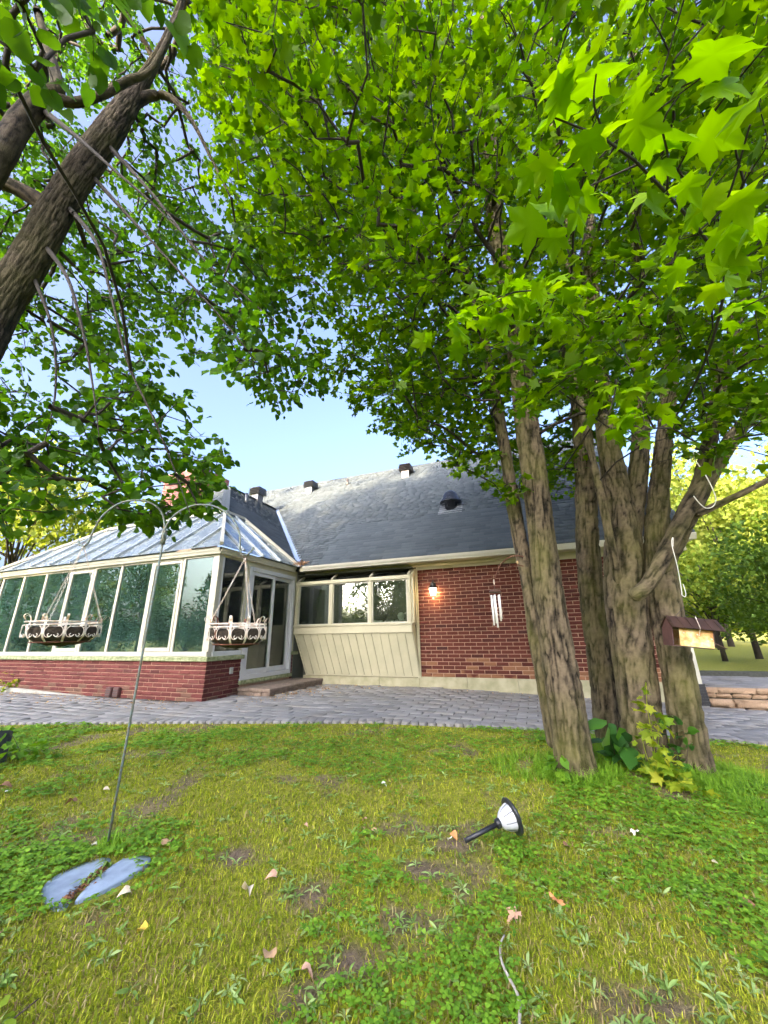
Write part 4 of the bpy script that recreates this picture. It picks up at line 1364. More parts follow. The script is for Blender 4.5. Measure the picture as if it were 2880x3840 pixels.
MAPLE_LOBES=[(2.9,4.76,3.46,0.16),(0.04,2.36,6.46,1.1),(2.94,2.63,10.25,0.33),(1.58,5.22,3.52,0.2),(2.19,3.74,10.07,1.1),(3.95,3.28,9.64,1.1),(4.18,2.47,8.07,0.98),(3.68,5.27,5.41,1.1),(2.1,5.36,4.05,0.75),(-1.52,2.4,5.54,0.22),(5.73,2.85,8.25,0.25),(5.58,4.61,3.28,0.22),(1.62,2.04,6.62,0.93),(-0.31,1.6,6.77,0.18),(4.21,4.61,8.87,1.1),(0.53,5.43,7.65,1.1),(5.02,2.58,8.4,0.67),(-1.81,4.31,8.62,1.04),(2.08,4.72,5.15,1.1),(0.49,2.35,7.52,1.06),(2.37,4.6,7.52,1.1),(4.69,5.95,6.31,1.1),(0.32,3.68,7.74,1.1),(1.72,4.69,6.26,1.1),(-1.35,2.19,4.96,0.19),(3.43,2.81,2.98,0.44),(3.52,1.8,7.24,0.26),(3.77,2.72,6.8,1.1),(2.37,1.33,4.53,0.43),(3.37,1.8,6.07,0.54),(2.49,1.46,3.76,0.19),(1.59,2.88,10.5,0.65),(0.02,1.35,5.53,0.29),(5.41,3.5,7.6,0.97),(5.38,4.76,5.71,1.1),(-0.52,1.69,5.03,0.84),(3.18,4.43,4.93,1.1),(2.92,4.56,9.46,1.1),(0.94,6.18,5.04,0.88),(-1.1,1.96,6.51,0.62),(-1.36,2.51,8.05,0.84),(-0.29,3.5,5.96,0.95),(0.72,3.86,3.86,0.83),(-0.86,3.82,6.65,1.1),(6.23,5.27,5.14,1.09),(0.98,4.05,4.91,1.1),(1.75,1.19,4.9,0.28),(0.37,5.59,4.71,0.54),(3.74,2.51,9.99,0.25),(3.56,5.48,8.16,1.1),(2.36,4.63,2.97,0.17),(2.16,1.62,6.41,0.33),(4.3,4.16,3.7,0.42),(1.95,1.18,5.08,0.19),(1.37,1.35,4.57,0.67),(4.75,4.16,7.27,1.1),(1.91,1.56,4.16,0.95),(2.36,1.44,5.1,0.59),(3.89,4.74,6.62,1.1),(5.25,4.24,3.25,0.3),(4.9,3.35,4.88,0.32),(3.23,4.41,3.65,0.24),(-0.36,4.85,5.57,0.25),(3.15,1.69,6.52,0.39),(3.55,4.32,7.99,1.1),(0.84,5.29,5.69,1.1),(1.56,4.86,3.89,0.61),(0.04,1.13,4.8,0.24),(-0.3,4.56,6.84,0.83),(-2.06,3.16,8.52,0.6),(0.13,1.44,6.17,0.17),(6.0,4.01,5.95,0.38),(0.73,4.34,6.91,1.1),(-0.74,2.34,4.63,0.56),(-0.98,2.15,5.95,0.75),(-0.53,4.69,9.49,1.1),(0.09,6.33,6.45,0.93),(4.12,2.02,6.86,0.37),(3.05,2.35,8.07,0.79),(3.26,6.0,6.09,1.1),(2.04,3.6,4.63,1.1),(3.33,1.45,6.09,0.17),(3.77,2.86,4.12,0.58),(5.16,4.01,3.68,0.34),(-1.51,2.02,7.19,0.35),(-0.86,2.06,8.46,0.21),(0.61,2.11,5.57,1.1),(3.71,3.76,5.71,1.1),(3.37,2.65,10.1,0.42),(-0.19,6.54,5.66,0.23),(-2.24,3.37,9.11,0.61),(2.59,1.67,4.07,0.41),(-2.0,3.77,7.01,0.32),(3.56,3.05,4.94,1.1),(2.85,2.26,6.37,1.1),(2.19,5.21,9.31,1.1),(0.09,3.03,3.93,0.37),(0.14,2.23,3.89,0.53),(3.04,5.15,3.77,0.31),(6.02,4.92,4.44,0.75),(4.14,2.55,9.69,0.43),(2.8,2.56,2.61,0.17),(2.37,3.83,6.42,1.1),(-2.51,4.94,8.42,0.34),(-1.65,3.9,6.48,0.39),(1.45,3.6,9.02,1.1),(0.35,2.55,4.41,0.77),(4.48,3.11,4.15,0.21),(-0.6,1.84,7.39,0.32),(0.59,4.96,4.67,0.82),(2.89,4.89,3.77,0.39),(1.53,5.46,4.93,1.1),(4.25,5.48,4.53,0.56),(4.68,2.12,7.86,0.32),(2.7,2.23,3.38,0.65),(0.63,4.87,9.74,1.1),(-1.09,2.99,5.02,0.37),(-0.74,2.1,7.73,0.58),(-0.64,6.67,6.08,0.26),(-1.09,3.62,9.84,1.1),(-1.85,3.09,9.6,0.87),(0.46,3.33,10.0,1.1),(-0.31,1.51,6.23,0.27),(3.42,3.12,3.06,0.29),(3.96,5.78,4.41,0.23),(-1.61,2.59,5.73,0.23),(1.89,5.76,6.23,1.1),(-0.34,2.77,9.58,0.89),(3.08,3.14,3.51,0.77),(-0.88,4.11,4.62,0.16),(-0.72,3.15,5.48,0.78),(4.51,3.21,6.44,1.08),(-1.88,2.69,8.17,0.48),(2.78,2.35,2.54,0.28),(2.65,3.06,7.08,1.1),(-0.84,4.12,7.73,1.1),(0.28,3.08,4.89,0.74),(5.28,6.16,5.25,1.07),(4.07,3.31,3.81,0.66),(5.17,5.09,4.78,0.97),(1.21,1.51,5.75,0.45),(1.9,6.9,7.26,1.1),(3.89,2.21,6.11,0.51),(-0.44,3.69,4.0,0.24),(2.81,5.95,3.98,0.69),(4.49,2.65,7.33,0.84),(-1.16,2.61,7.26,0.99),(0.75,2.52,9.62,0.45),(-1.64,2.72,10.36,0.5),(-0.94,1.31,5.01,0.26),(2.72,1.6,6.61,0.21),(4.51,3.75,8.09,1.1),(0.56,8.2,6.19,0.71),(5.99,4.81,7.41,1.1),(4.92,5.56,3.73,0.33),(2.99,1.57,5.46,0.44),(0.12,2.88,3.26,0.33),(2.78,8.44,4.95,0.44),(1.36,5.78,7.99,1.1),(0.74,2.79,8.53,1.1),(3.1,1.71,4.77,0.25),(1.9,2.57,3.41,0.79),(-0.01,2.62,3.83,0.24),(-2.09,2.83,7.72,0.32),(5.18,4.46,8.28,1.1),(6.42,4.09,7.35,0.58),(3.59,2.37,5.43,0.7),(2.55,1.8,7.43,0.19),(2.8,5.11,3.57,0.34),(5.06,3.96,5.37,0.97),(3.51,2.41,4.61,0.53),(1.11,3.43,7.23,1.1),(-0.91,2.37,9.2,0.4),(-1.42,1.64,6.88,0.2),(-0.74,1.22,4.82,0.37),(1.0,4.72,4.05,0.72),(2.7,4.44,4.02,0.65),(-0.24,3.13,8.78,1.1),(0.37,5.55,4.07,0.2),(-1.94,5.22,8.52,0.82),(3.19,5.48,7.21,1.1),(-1.9,3.22,6.65,0.32),(-0.69,5.73,7.54,0.44),(-1.91,2.56,7.01,0.26),(3.46,1.93,7.61,0.31),(-0.15,6.86,6.1,0.37),(-1.27,5.38,9.04,1.1),(-1.68,3.81,5.93,0.16),(5.2,2.82,7.89,0.56),(0.72,6.96,7.12,1.1),(0.87,4.0,3.41,0.25),(1.31,4.16,3.19,0.3),(0.75,3.82,2.88,0.12),(0.48,4.36,3.54,0.27),(0.63,3.96,3.55,0.12),(1.21,4.39,3.54,0.3),(1.55,4.36,3.18,0.3),(1.11,3.46,2.63,0.16),(0.99,3.46,2.83,0.24),(1.67,4.21,3.3,0.14),(1.08,3.55,3.11,0.2),(1.73,4.3,3.42,0.12),(1.32,3.73,2.46,0.12),(0.61,3.76,3.03,0.24),(1.4,4.02,2.62,0.17),(1.57,4.15,2.87,0.19),(0.41,3.61,3.16,0.19),(1.76,4.43,2.78,0.13),(1.02,4.08,3.17,0.29),(1.41,3.63,2.56,0.14),(0.83,3.46,2.68,0.1),(1.47,4.29,3.46,0.23),(0.54,3.84,3.38,0.18),(1.6,4.1,3.22,0.16),(0.93,4.47,3.3,0.23),(1.3,3.89,2.66,0.16),(0.02,3.69,3.85,0.16),(0.0,3.51,3.69,0.17),(-0.69,4.24,4.53,0.28),(-0.33,3.09,4.08,0.11),(-0.55,3.33,4.58,0.12),(-0.22,3.28,4.05,0.17),(-0.31,4.14,4.74,0.28),(-0.02,4.5,3.98,0.2),(-0.4,3.36,3.76,0.26),(-0.29,4.41,4.21,0.15),(-0.27,4.11,4.3,0.32),(-0.18,3.95,3.98,0.23),(0.17,4.42,3.8,0.11),(-0.38,3.75,3.86,0.17),(0.04,3.97,4.14,0.15),(-0.39,3.4,4.62,0.12),(-0.96,4.08,4.58,0.11),(-0.42,3.34,4.44,0.14),(-0.27,3.06,3.95,0.16),(-0.6,3.62,3.92,0.18),(-0.2,4.24,4.03,0.13),(-0.5,3.35,3.98,0.19),(0.05,3.8,3.35,0.15),(0.12,4.06,3.77,0.12),(-0.69,3.59,4.89,0.12),(-0.69,3.28,3.88,0.16),(1.0,1.77,3.1,0.14),(1.43,1.99,3.07,0.26),(1.18,2.23,2.92,0.26),(1.63,1.97,2.51,0.21),(0.78,1.98,3.09,0.12),(1.24,1.95,2.59,0.26),(1.06,2.29,2.66,0.21),(1.78,2.01,3.01,0.18),(0.91,2.02,3.36,0.19),(1.71,2.21,2.39,0.14),(1.16,1.91,3.25,0.17),(0.95,2.12,3.09,0.24),(1.31,1.68,2.81,0.26),(0.9,2.36,2.97,0.13),(0.99,1.84,2.77,0.26),(1.18,2.57,2.82,0.22),(1.66,2.46,2.69,0.22),(0.86,1.83,3.18,0.15),(1.46,2.26,2.77,0.26),(1.25,2.01,3.39,0.16),(1.59,1.71,2.98,0.13),(0.98,2.12,2.45,0.17),(1.18,2.24,3.26,0.26),(1.85,2.21,2.65,0.2),(2.39,5.0,3.09,0.16),(2.34,4.22,3.18,0.19),(2.59,5.05,2.97,0.21),(2.55,4.59,3.24,0.2),(2.63,5.2,3.66,0.23),(2.52,4.85,3.34,0.34),(2.09,4.32,3.15,0.18),(2.22,4.71,3.06,0.13),(2.47,4.36,3.1,0.14),(3.13,2.84,3.0,0.14),(3.2,2.75,2.47,0.14),(3.05,3.09,2.65,0.12),(2.82,2.48,2.63,0.22),(3.22,3.15,3.16,0.13),(3.19,2.74,2.81,0.18),(2.72,2.83,2.53,0.15),(3.34,3.1,3.0,0.28),(2.78,2.35,2.48,0.14),(3.47,2.93,3.06,0.13),(2.85,2.98,2.83,0.24),(2.57,2.62,2.7,0.16),(2.51,2.68,2.42,0.15),(3.18,3.34,2.75,0.16)]
LINDEN_LOBES=[(-5.04,3.31,10.89,0.6),(-7.15,4.72,15.08,0.6),(-9.15,4.41,16.46,0.6),(-6.56,3.98,9.13,0.6),(-3.62,4.02,5.17,0.51),(-3.32,3.37,9.04,0.6),(-6.0,4.41,7.02,0.6),(-0.97,2.66,3.03,0.23),(-6.05,4.02,12.5,0.6),(-6.12,4.53,14.7,0.6),(-5.07,4.66,8.01,0.6),(-4.59,3.2,7.41,0.6),(-2.76,3.8,7.84,0.36),(-7.21,4.79,7.7,0.42),(-8.5,4.76,12.42,0.6),(-1.73,2.84,5.05,0.29),(-1.32,2.56,4.51,0.13),(-3.67,4.16,5.94,0.6),(-2.67,3.33,4.75,0.43),(-9.68,4.15,16.46,0.34),(-3.37,3.75,4.45,0.29),(-3.97,4.23,11.11,0.6),(-3.9,3.27,6.19,0.6),(-3.75,4.2,8.55,0.6),(-3.67,4.35,7.65,0.6),(-5.51,4.16,5.58,0.43),(-3.32,4.59,8.11,0.6),(-6.84,4.56,7.2,0.36),(-5.68,3.6,9.3,0.6),(-4.7,4.27,8.62,0.6),(-4.2,4.58,14.51,0.43),(-4.86,4.55,15.21,0.6),(-3.07,3.24,6.78,0.6),(-9.12,4.5,17.37,0.51),(-6.47,3.97,10.11,0.6),(-6.05,3.7,8.37,0.58),(-5.81,3.87,6.66,0.42),(-4.81,3.8,4.89,0.14),(-5.31,3.59,13.1,0.6),(-6.82,3.66,14.35,0.4),(-7.58,4.25,12.83,0.6),(-7.17,3.4,13.88,0.19),(-6.63,4.12,13.36,0.6),(-1.04,2.95,3.73,0.19),(-1.53,3.22,4.24,0.52),(-4.64,4.5,7.67,0.6),(-5.47,3.69,5.76,0.26),(-7.77,4.19,10.68,0.26),(-7.24,3.66,10.82,0.25),(-3.89,3.82,4.84,0.52),(-5.47,3.39,7.21,0.43),(-8.61,3.78,15.39,0.18),(-7.04,4.73,11.83,0.6),(-1.14,2.59,4.1,0.15),(-1.66,3.04,4.7,0.41),(-6.35,3.81,11.72,0.6),(-7.79,4.67,11.98,0.6),(-8.29,4.15,12.44,0.31),(-4.65,4.46,16.41,0.6),(-10.36,4.8,19.06,0.3),(-4.5,3.2,5.87,0.6),(-2.55,3.44,6.07,0.6),(-5.88,4.74,6.23,0.21),(-5.89,3.22,8.61,0.32),(-8.02,4.59,11.18,0.59),(-5.33,4.68,17.79,0.57),(-3.14,4.53,7.4,0.6),(-5.45,4.26,7.02,0.6),(-8.58,4.55,13.36,0.6),(-3.43,3.49,12.25,0.45),(-1.02,2.32,3.25,0.33),(-3.07,3.65,5.32,0.6),(-8.06,4.69,10.43,0.42),(-6.26,4.59,12.36,0.6),(-3.09,4.42,6.39,0.6),(-1.35,2.74,3.31,0.18),(-6.52,4.67,13.29,0.6),(-6.89,4.76,16.01,0.6),(-0.94,2.75,3.47,0.16),(-2.5,3.04,4.01,0.18),(-4.03,3.53,9.1,0.6),(-5.29,3.94,8.88,0.6),(-4.92,3.85,6.86,0.6),(-5.01,4.02,15.08,0.6),(-6.68,4.3,7.57,0.36),(-5.61,3.46,8.14,0.6),(-8.07,4.14,14.0,0.6),(-7.15,4.48,8.49,0.41),(-1.18,2.22,3.85,0.21),(-5.08,3.98,11.52,0.6),(-9.1,4.72,15.88,0.6),(-7.34,3.67,13.49,0.6),(-6.19,4.25,16.43,0.47),(-5.55,4.14,5.19,0.26),(-4.75,3.69,5.52,0.36),(-1.09,0.67,3.27,0.11),(-1.4,0.77,3.06,0.1),(-1.1,0.62,2.74,0.09),(-0.98,0.56,2.76,0.1),(-0.98,0.69,3.09,0.12),(-0.83,0.51,2.73,0.09),(-0.81,0.7,3.28,0.1),(-2.06,2.79,2.79,0.3),(-3.82,3.47,2.63,0.3),(-1.64,2.62,2.88,0.06),(-3.07,2.81,2.02,0.13),(-2.81,3.48,3.14,0.3),(-2.64,3.28,3.42,0.22),(-2.84,2.79,2.48,0.3),(-2.46,2.82,2.76,0.3),(-3.27,2.91,2.88,0.17),(-3.53,2.91,2.99,0.12),(-2.18,2.87,2.36,0.3),(-1.82,2.77,1.96,0.06),(-3.0,2.91,2.23,0.23),(-1.98,2.61,2.9,0.17),(-1.53,2.5,2.06,0.21),(-2.25,2.79,2.97,0.26),(-2.31,2.7,2.16,0.19),(-2.98,3.25,2.32,0.19),(-1.66,2.87,2.66,0.23),(-4.12,3.42,3.18,0.25),(-2.93,2.63,1.93,0.12),(-4.43,3.48,3.45,0.12),(-2.96,3.16,3.32,0.14),(-3.25,3.5,2.62,0.3),(-2.32,3.5,2.64,0.3),(-2.8,3.35,2.76,0.3),(-2.42,2.51,2.42,0.3),(-1.6,3.07,2.19,0.13),(-1.83,3.17,2.56,0.29),(-1.73,3.35,2.64,0.14),(-1.73,2.56,2.32,0.3),(-2.34,3.26,3.35,0.2),(-3.5,2.98,2.07,0.08),(-2.73,3.43,2.33,0.2),(-2.0,2.65,3.07,0.07),(-3.92,3.12,2.8,0.07),(-1.44,2.66,2.47,0.2),(-2.72,2.53,1.94,0.12),(-1.89,2.58,2.04,0.15),(-2.49,3.26,3.53,0.09),(-3.52,3.13,2.84,0.3),(-1.82,3.19,2.25,0.17),(-1.82,3.09,2.09,0.08),(-2.48,3.26,2.39,0.29),(-2.69,2.56,2.22,0.3),(-3.43,3.17,2.1,0.11),(-1.55,2.82,2.44,0.21),(-2.21,3.49,2.36,0.23),(-3.3,2.96,2.01,0.11),(-3.29,3.45,3.05,0.3),(-4.09,3.29,2.86,0.1),(-2.67,3.0,2.87,0.3),(-2.41,3.12,3.41,0.1),(-1.37,2.62,1.98,0.07),(-1.81,2.86,2.01,0.09),(-2.06,2.73,2.0,0.11),(-3.43,2.93,2.11,0.11),(-1.49,2.89,2.12,0.12),(-3.73,3.03,3.16,0.06),(-1.99,3.17,2.15,0.13),(-3.04,2.76,2.68,0.23),(-2.27,3.01,3.29,0.12),(-2.21,3.06,2.09,0.07),(-2.01,3.07,2.03,0.07),(-2.39,3.09,2.98,0.3),(-3.2,2.68,2.86,0.09),(-1.98,2.77,2.52,0.3),(-3.33,3.22,3.21,0.11),(-1.78,3.4,2.48,0.15),(-1.6,3.44,2.84,0.09),(-3.28,2.94,2.58,0.3),(-3.53,3.03,2.56,0.25),(-3.56,3.29,3.2,0.1),(-1.38,2.74,2.17,0.09),(-3.57,3.27,2.28,0.23),(-3.05,3.16,2.63,0.3),(-3.39,2.85,2.33,0.14),(-2.16,2.52,2.68,0.29),(-3.37,3.23,2.27,0.19),(-1.32,2.59,2.11,0.09),(-2.25,3.16,2.14,0.08),(-4.01,3.49,2.89,0.3),(-3.14,3.3,2.86,0.3),(-2.08,3.11,3.31,0.11),(-2.11,3.1,2.16,0.09),(-2.42,2.51,2.1,0.2),(-2.7,3.14,3.23,0.28),(-2.47,2.67,2.0,0.07),(-3.47,2.77,2.93,0.11),(-1.57,3.14,2.52,0.09),(-1.34,2.5,1.94,0.07),(-1.51,2.96,2.29,0.1),(-1.8,2.74,2.13,0.19),(-1.34,2.52,2.29,0.16),(-3.86,3.35,2.37,0.22),(-2.47,3.03,3.45,0.21),(-3.92,2.82,4.24,0.06),(-3.04,3.67,4.57,0.22),(-4.7,3.51,5.32,0.12),(-2.38,2.62,3.39,0.22),(-4.07,3.45,4.51,0.22),(-3.34,3.0,4.97,0.22),(-2.21,2.92,3.57,0.22),(-4.44,3.65,5.07,0.22),(-3.49,3.84,4.5,0.22),(-3.68,3.13,5.25,0.07),(-2.7,2.65,4.72,0.21),(-2.14,3.19,4.71,0.12),(-3.35,2.6,3.9,0.22),(-3.86,3.64,4.78,0.22),(-3.79,3.46,4.24,0.22),(-3.05,3.2,4.09,0.22),(-3.46,3.79,5.13,0.22),(-4.31,3.57,3.76,0.22),(-3.5,3.56,4.71,0.22),(-2.82,2.89,3.74,0.22),(-5.0,3.89,4.59,0.19),(-3.79,3.1,3.3,0.1),(-3.21,3.5,5.44,0.22),(-2.92,2.96,3.44,0.22),(-3.0,2.74,3.63,0.22),(-3.42,2.86,3.56,0.22),(-4.3,3.21,4.59,0.19),(-2.72,2.85,4.12,0.22),(-2.66,2.98,4.79,0.22),(-2.64,3.55,4.21,0.22),(-3.08,3.1,4.91,0.22),(-3.28,3.33,5.87,0.14),(-2.64,2.79,3.43,0.22),(-1.86,2.88,3.89,0.12),(-3.12,3.48,3.71,0.19),(-4.09,3.47,5.75,0.06),(-4.18,3.33,3.82,0.18),(-3.69,3.29,3.47,0.18),(-4.85,3.49,5.1,0.11),(-2.57,3.37,5.49,0.12),(-3.18,2.61,2.94,0.08),(-2.72,3.17,4.34,0.22),(-3.09,3.29,4.3,0.22),(-4.5,3.86,4.91,0.22),(-3.35,3.34,3.39,0.07),(-2.12,3.28,4.09,0.18),(-3.35,2.97,4.36,0.22),(-2.83,3.37,3.59,0.15),(-2.54,3.5,5.33,0.2),(-2.74,3.12,3.29,0.06),(-1.69,2.7,3.46,0.09),(-3.13,3.9,6.33,0.17),(-3.59,2.8,3.41,0.09),(-3.69,3.74,5.38,0.22),(-4.29,3.82,4.36,0.22),(-3.47,2.71,3.42,0.12),(-2.01,2.78,3.15,0.1),(-2.1,3.0,4.33,0.22),(-4.04,3.88,3.87,0.17),(-4.16,3.85,5.28,0.22),(-3.17,3.62,5.24,0.22),(-3.05,3.31,3.41,0.07),(-2.5,3.47,4.84,0.22),(-3.73,3.81,5.15,0.22),(-2.02,2.73,3.39,0.22),(-4.06,3.81,6.16,0.22),(-3.92,3.53,3.52,0.1),(-3.21,3.5,4.21,0.22),(-3.13,2.69,3.9,0.22),(-0.63,2.64,3.13,0.15),(-1.04,3.06,3.58,0.32),(-1.12,2.51,3.11,0.13),(-1.39,3.08,5.05,0.24),(-1.44,3.64,5.11,0.32),(-0.8,3.53,3.82,0.16),(-1.55,3.56,5.61,0.29),(-0.82,3.19,4.71,0.1),(-0.97,3.1,4.0,0.32),(-1.18,3.54,3.99,0.32),(-1.02,2.75,3.47,0.32),(-1.99,3.65,5.07,0.28),(-1.82,3.56,4.3,0.1),(-0.8,3.17,3.49,0.22),(-1.04,3.3,4.63,0.32),(-1.1,3.57,5.52,0.08),(-1.59,3.23,5.3,0.28),(-1.29,3.58,3.67,0.3),(-1.43,2.96,5.2,0.09),(-1.22,2.66,4.04,0.32),(-1.47,3.51,3.83,0.23),(-1.14,2.71,4.6,0.16),(-1.49,2.96,4.79,0.32),(-1.41,3.1,3.51,0.11),(-0.73,2.88,4.01,0.17),(-0.77,3.6,4.22,0.11),(-1.02,2.83,4.34,0.28),(-1.49,3.02,4.08,0.24),(-2.06,3.72,4.86,0.14),(-1.72,3.23,4.19,0.11),(-1.52,2.79,4.96,0.17),(-1.91,3.74,5.44,0.32),(-1.87,3.24,5.41,0.28),(-2.38,3.79,5.33,0.07)]



def spline(pts, n):
    P = np.array(pts, float)
    d = np.r_[0, np.cumsum(np.linalg.norm(np.diff(P[:, :3], axis=0), axis=1))]
    t = np.linspace(0, d[-1], n)
    # Catmull-Rom through the control points
    k = np.clip(np.searchsorted(d, t, side='right') - 1, 0, len(P) - 2)
    u = ((t - d[k]) / (d[k + 1] - d[k]))[:, None]
    p1, p2 = P[k], P[k + 1]
    p0, p3 = P[np.maximum(k - 1, 0)], P[np.minimum(k + 2, len(P) - 1)]
    m1, m2 = (p2 - p0) / 2, (p3 - p1) / 2
    return (2 * u**3 - 3 * u**2 + 1) * p1 + (u**3 - 2 * u**2 + u) * m1 + (-2 * u**3 + 3 * u**2) * p2 + (u**3 - u**2) * m2


def trunk_mesh(name, pts, mat, amp=.012, flare=0.0, seed=0, dens=1.0, freq=1.0):
    """furrowed trunk or limb from (x,y,z,r) control points"""
    P0 = np.array(pts, float)
    L = np.sum(np.linalg.norm(np.diff(P0[:, :3], axis=0), axis=1))
    n = max(10, int(L / .035 * dens))
    rm = P0[:, 3].max()
    na = max(10, int(2 * math.pi * rm / .016 * dens))
    P = spline(pts, n)
    ca_ = []                               # rounded ends
    for e_, o_, sg in ((P[0], P[1], 0), (P[-1], P[-2], 1)):
        d_ = (e_[:3] - o_[:3]) / np.linalg.norm(e_[:3] - o_[:3])
        ca_.append([np.r_[e_[:3] + d_ * e_[3] * .8 * math.sin(t_), max(1e-4, e_[3] * math.cos(t_))] for t_ in (.5, 1.0, 1.35, 1.57)])
    P = np.concatenate([np.array(ca_[0][::-1]), P, np.array(ca_[1])])
    n = len(P)
    C, r = P[:, :3], P[:, 3]
    T_ = np.gradient(C, axis=0)
    T_ /= np.linalg.norm(T_, axis=1)[:, None]
    ref = np.array([1.0, 0, 0]) if abs(T_[0, 0]) < .8 else np.array([0, 1.0, 0])
    U = ref - T_ * (T_ @ ref)[:, None]
    U /= np.linalg.norm(U, axis=1)[:, None]
    Vv = np.cross(T_, U)
    s = np.r_[0, np.cumsum(np.linalg.norm(np.diff(C, axis=0), axis=1))][:, None]
    a = np.linspace(0, 2 * math.pi, na, endpoint=False)[None]
    ca, sa = np.cos(a), np.sin(a)
    k = 5.2 * freq
    rad = rm * 7.5
    wob = fbm(ca * 1.6 * rad + seed, sa * 1.6 * rad, s * 3.2, 3)
    f1 = vnoise(ca * k * rad / 1.5 + seed + wob * 1.2, sa * k * rad / 1.5, s * 6.0 * freq)
    f2 = vnoise(ca * k * rad + seed, sa * k * rad + 5, s * 15.0 * freq)
    f3 = vnoise(ca * k * rad * 1.9 + seed, sa * k * rad * 1.9 - 3, s * 24.0 * freq)
    fur = np.clip(np.abs(f1 - .5) / .13, 0, 1) * (.45 + .55 * np.clip(np.abs(f2 - .5) / .12, 0, 1))
    fur = fur * (.75 + .25 * f3)
    lump = fbm(ca * 1.1 + seed, sa * 1.1, s * 1.3, 2) - .5
    rr = r[:, None] * (1 + .22 * lump) + amp * (fur - .7) * np.minimum(1, r[:, None] / .08)
    if flare:
        lobes = .5 + .5 * np.cos(a * 4 + seed)
        rr = rr + flare * np.exp(-s / .16) * (.4 + .9 * lobes)
    V = C[:, None] + rr[..., None] * (ca[..., None] * U[:, None] + sa[..., None] * Vv[:, None])
    idx = np.arange(n * na).reshape(n, na)
    F = np.stack([idx[:-1], np.roll(idx, -1, 1)[:-1], np.roll(idx, -1, 1)[1:], idx[1:]], -1).reshape(-1, 4)
    return mesh_np(name, V.reshape(-1, 3), F, mat, True, {'furrow': np.broadcast_to(fur, (n, na)).ravel()})


def tubes(P0, P1, R0, R1, sides=5):
    """many separate tapered segments -> V, F"""
    d = P1 - P0
    L = np.linalg.norm(d, axis=1)[:, None] + 1e-9
    d = d / L
    ref = np.where(np.abs(d[:, 2:3]) < .9, np.array([[0, 0, 1.0]]), np.array([[1.0, 0, 0]]))
    u = np.cross(d, ref)
    u /= np.linalg.norm(u, axis=1)[:, None]
    v = np.cross(d, u)
    a = np.linspace(0, 2 * math.pi, sides, endpoint=False)
    ring = np.cos(a)[None, :, None] * u[:, None] + np.sin(a)[None, :, None] * v[:, None]
    A = (P0 - d * np.minimum(R0, L[:, 0] * .3)[:, None])[:, None] + ring * R0[:, None, None]
    B = P1[:, None] + ring * R1[:, None, None]
    n = len(P0)
    V = np.concatenate([A, B], 1).reshape(-1, 3)
    j = np.arange(sides)
    f = np.stack([j, (j + 1) % sides, sides + (j + 1) % sides, sides + j], -1)
    F = (f[None] + (np.arange(n) * 2 * sides)[:, None, None]).reshape(-1, 4)
    return V, F


def grow(stems, targets, seg=.30, rtip=.0022, power=.47, wig=.05, seed=0, zmin=1.6, pathcost=.25):
    """branch network: every target is joined to the cheapest nearby node, radii follow the number of tips carried"""
    rg = np.random.default_rng(seed)
    pos, par, fixed = [], [], []
    for st in stems:
        P = spline(st, max(6, int(6 + 5 * len(st))))
        for i, p in enumerate(P):
            pos.append(p[:3])
            par.append(-1)
            fixed.append(max(p[3], .003))
    n0 = len(pos)
    cap = n0 + len(targets) * 26 + 10
    N = np.zeros((cap, 3))
    N[:n0] = pos
    PAR = np.full(cap, -1)
    PATH = np.zeros(cap)
    ok = np.zeros(cap, bool)
    ok[:n0] = N[:n0, 2] > zmin
    cnt = n0
    d0 = np.min(np.linalg.norm(targets[:, None] - N[None, :n0][:, ok[:n0]], axis=2), axis=1)
    tips = np.zeros(len(targets), int)
    dirs = np.zeros((len(targets), 3))
    for q in np.argsort(d0):
        tg = targets[q]
        dv = tg - N[:cnt]
        dist = np.linalg.norm(dv, axis=1)
        # prefer nodes below / nearer the stem so branches rise outward
        cost = dist + pathcost * PATH[:cnt] + .35 * np.maximum(0, N[:cnt, 2] - tg[2]) + np.where(ok[:cnt], 0, 50)
        b = int(np.argmin(cost))
        k = max(1, min(24, int(math.ceil(dist[b] / seg))))
        prev = b
        base = N[b].copy()
        w_ = rg.normal(0, wig * dist[b] * .5, 3)
        w2 = rg.normal(0, wig * dist[b] * .3, 3)
        up = .10 * dist[b]
        for i in range(1, k + 1):
            u = i / k
            p = base + (tg - base) * u + (w_ * math.sin(math.pi * u) + w2 * math.sin(2 * math.pi * u)) + np.array([0, 0, up * math.sin(math.pi * u)])
            N[cnt] = p
            PAR[cnt] = prev
            PATH[cnt] = PATH[prev] + dist[b] / k
            ok[cnt] = True
            prev = cnt
            cnt += 1
        tips[q] = prev
        dd = tg - (N[PAR[prev]] if PAR[prev] >= 0 else base)
        dirs[q] = dd / (np.linalg.norm(dd) + 1e-9)
    load = np.zeros(cnt)
    load[tips] += 1
    for i in range(cnt - 1, n0 - 1, -1):
        if PAR[i] >= 0:
            load[PAR[i]] += load[i]
    rad = rtip * np.maximum(load, 1) ** power
    e = np.arange(n0, cnt)
    p_ = PAR[e]
    r1 = rad[e]
    r0 = np.where(p_ < n0, rad[e] * 1.15, np.minimum(rad[p_], rad[e] * 1.6))
    return N[p_], N[e], r0, r1, dirs


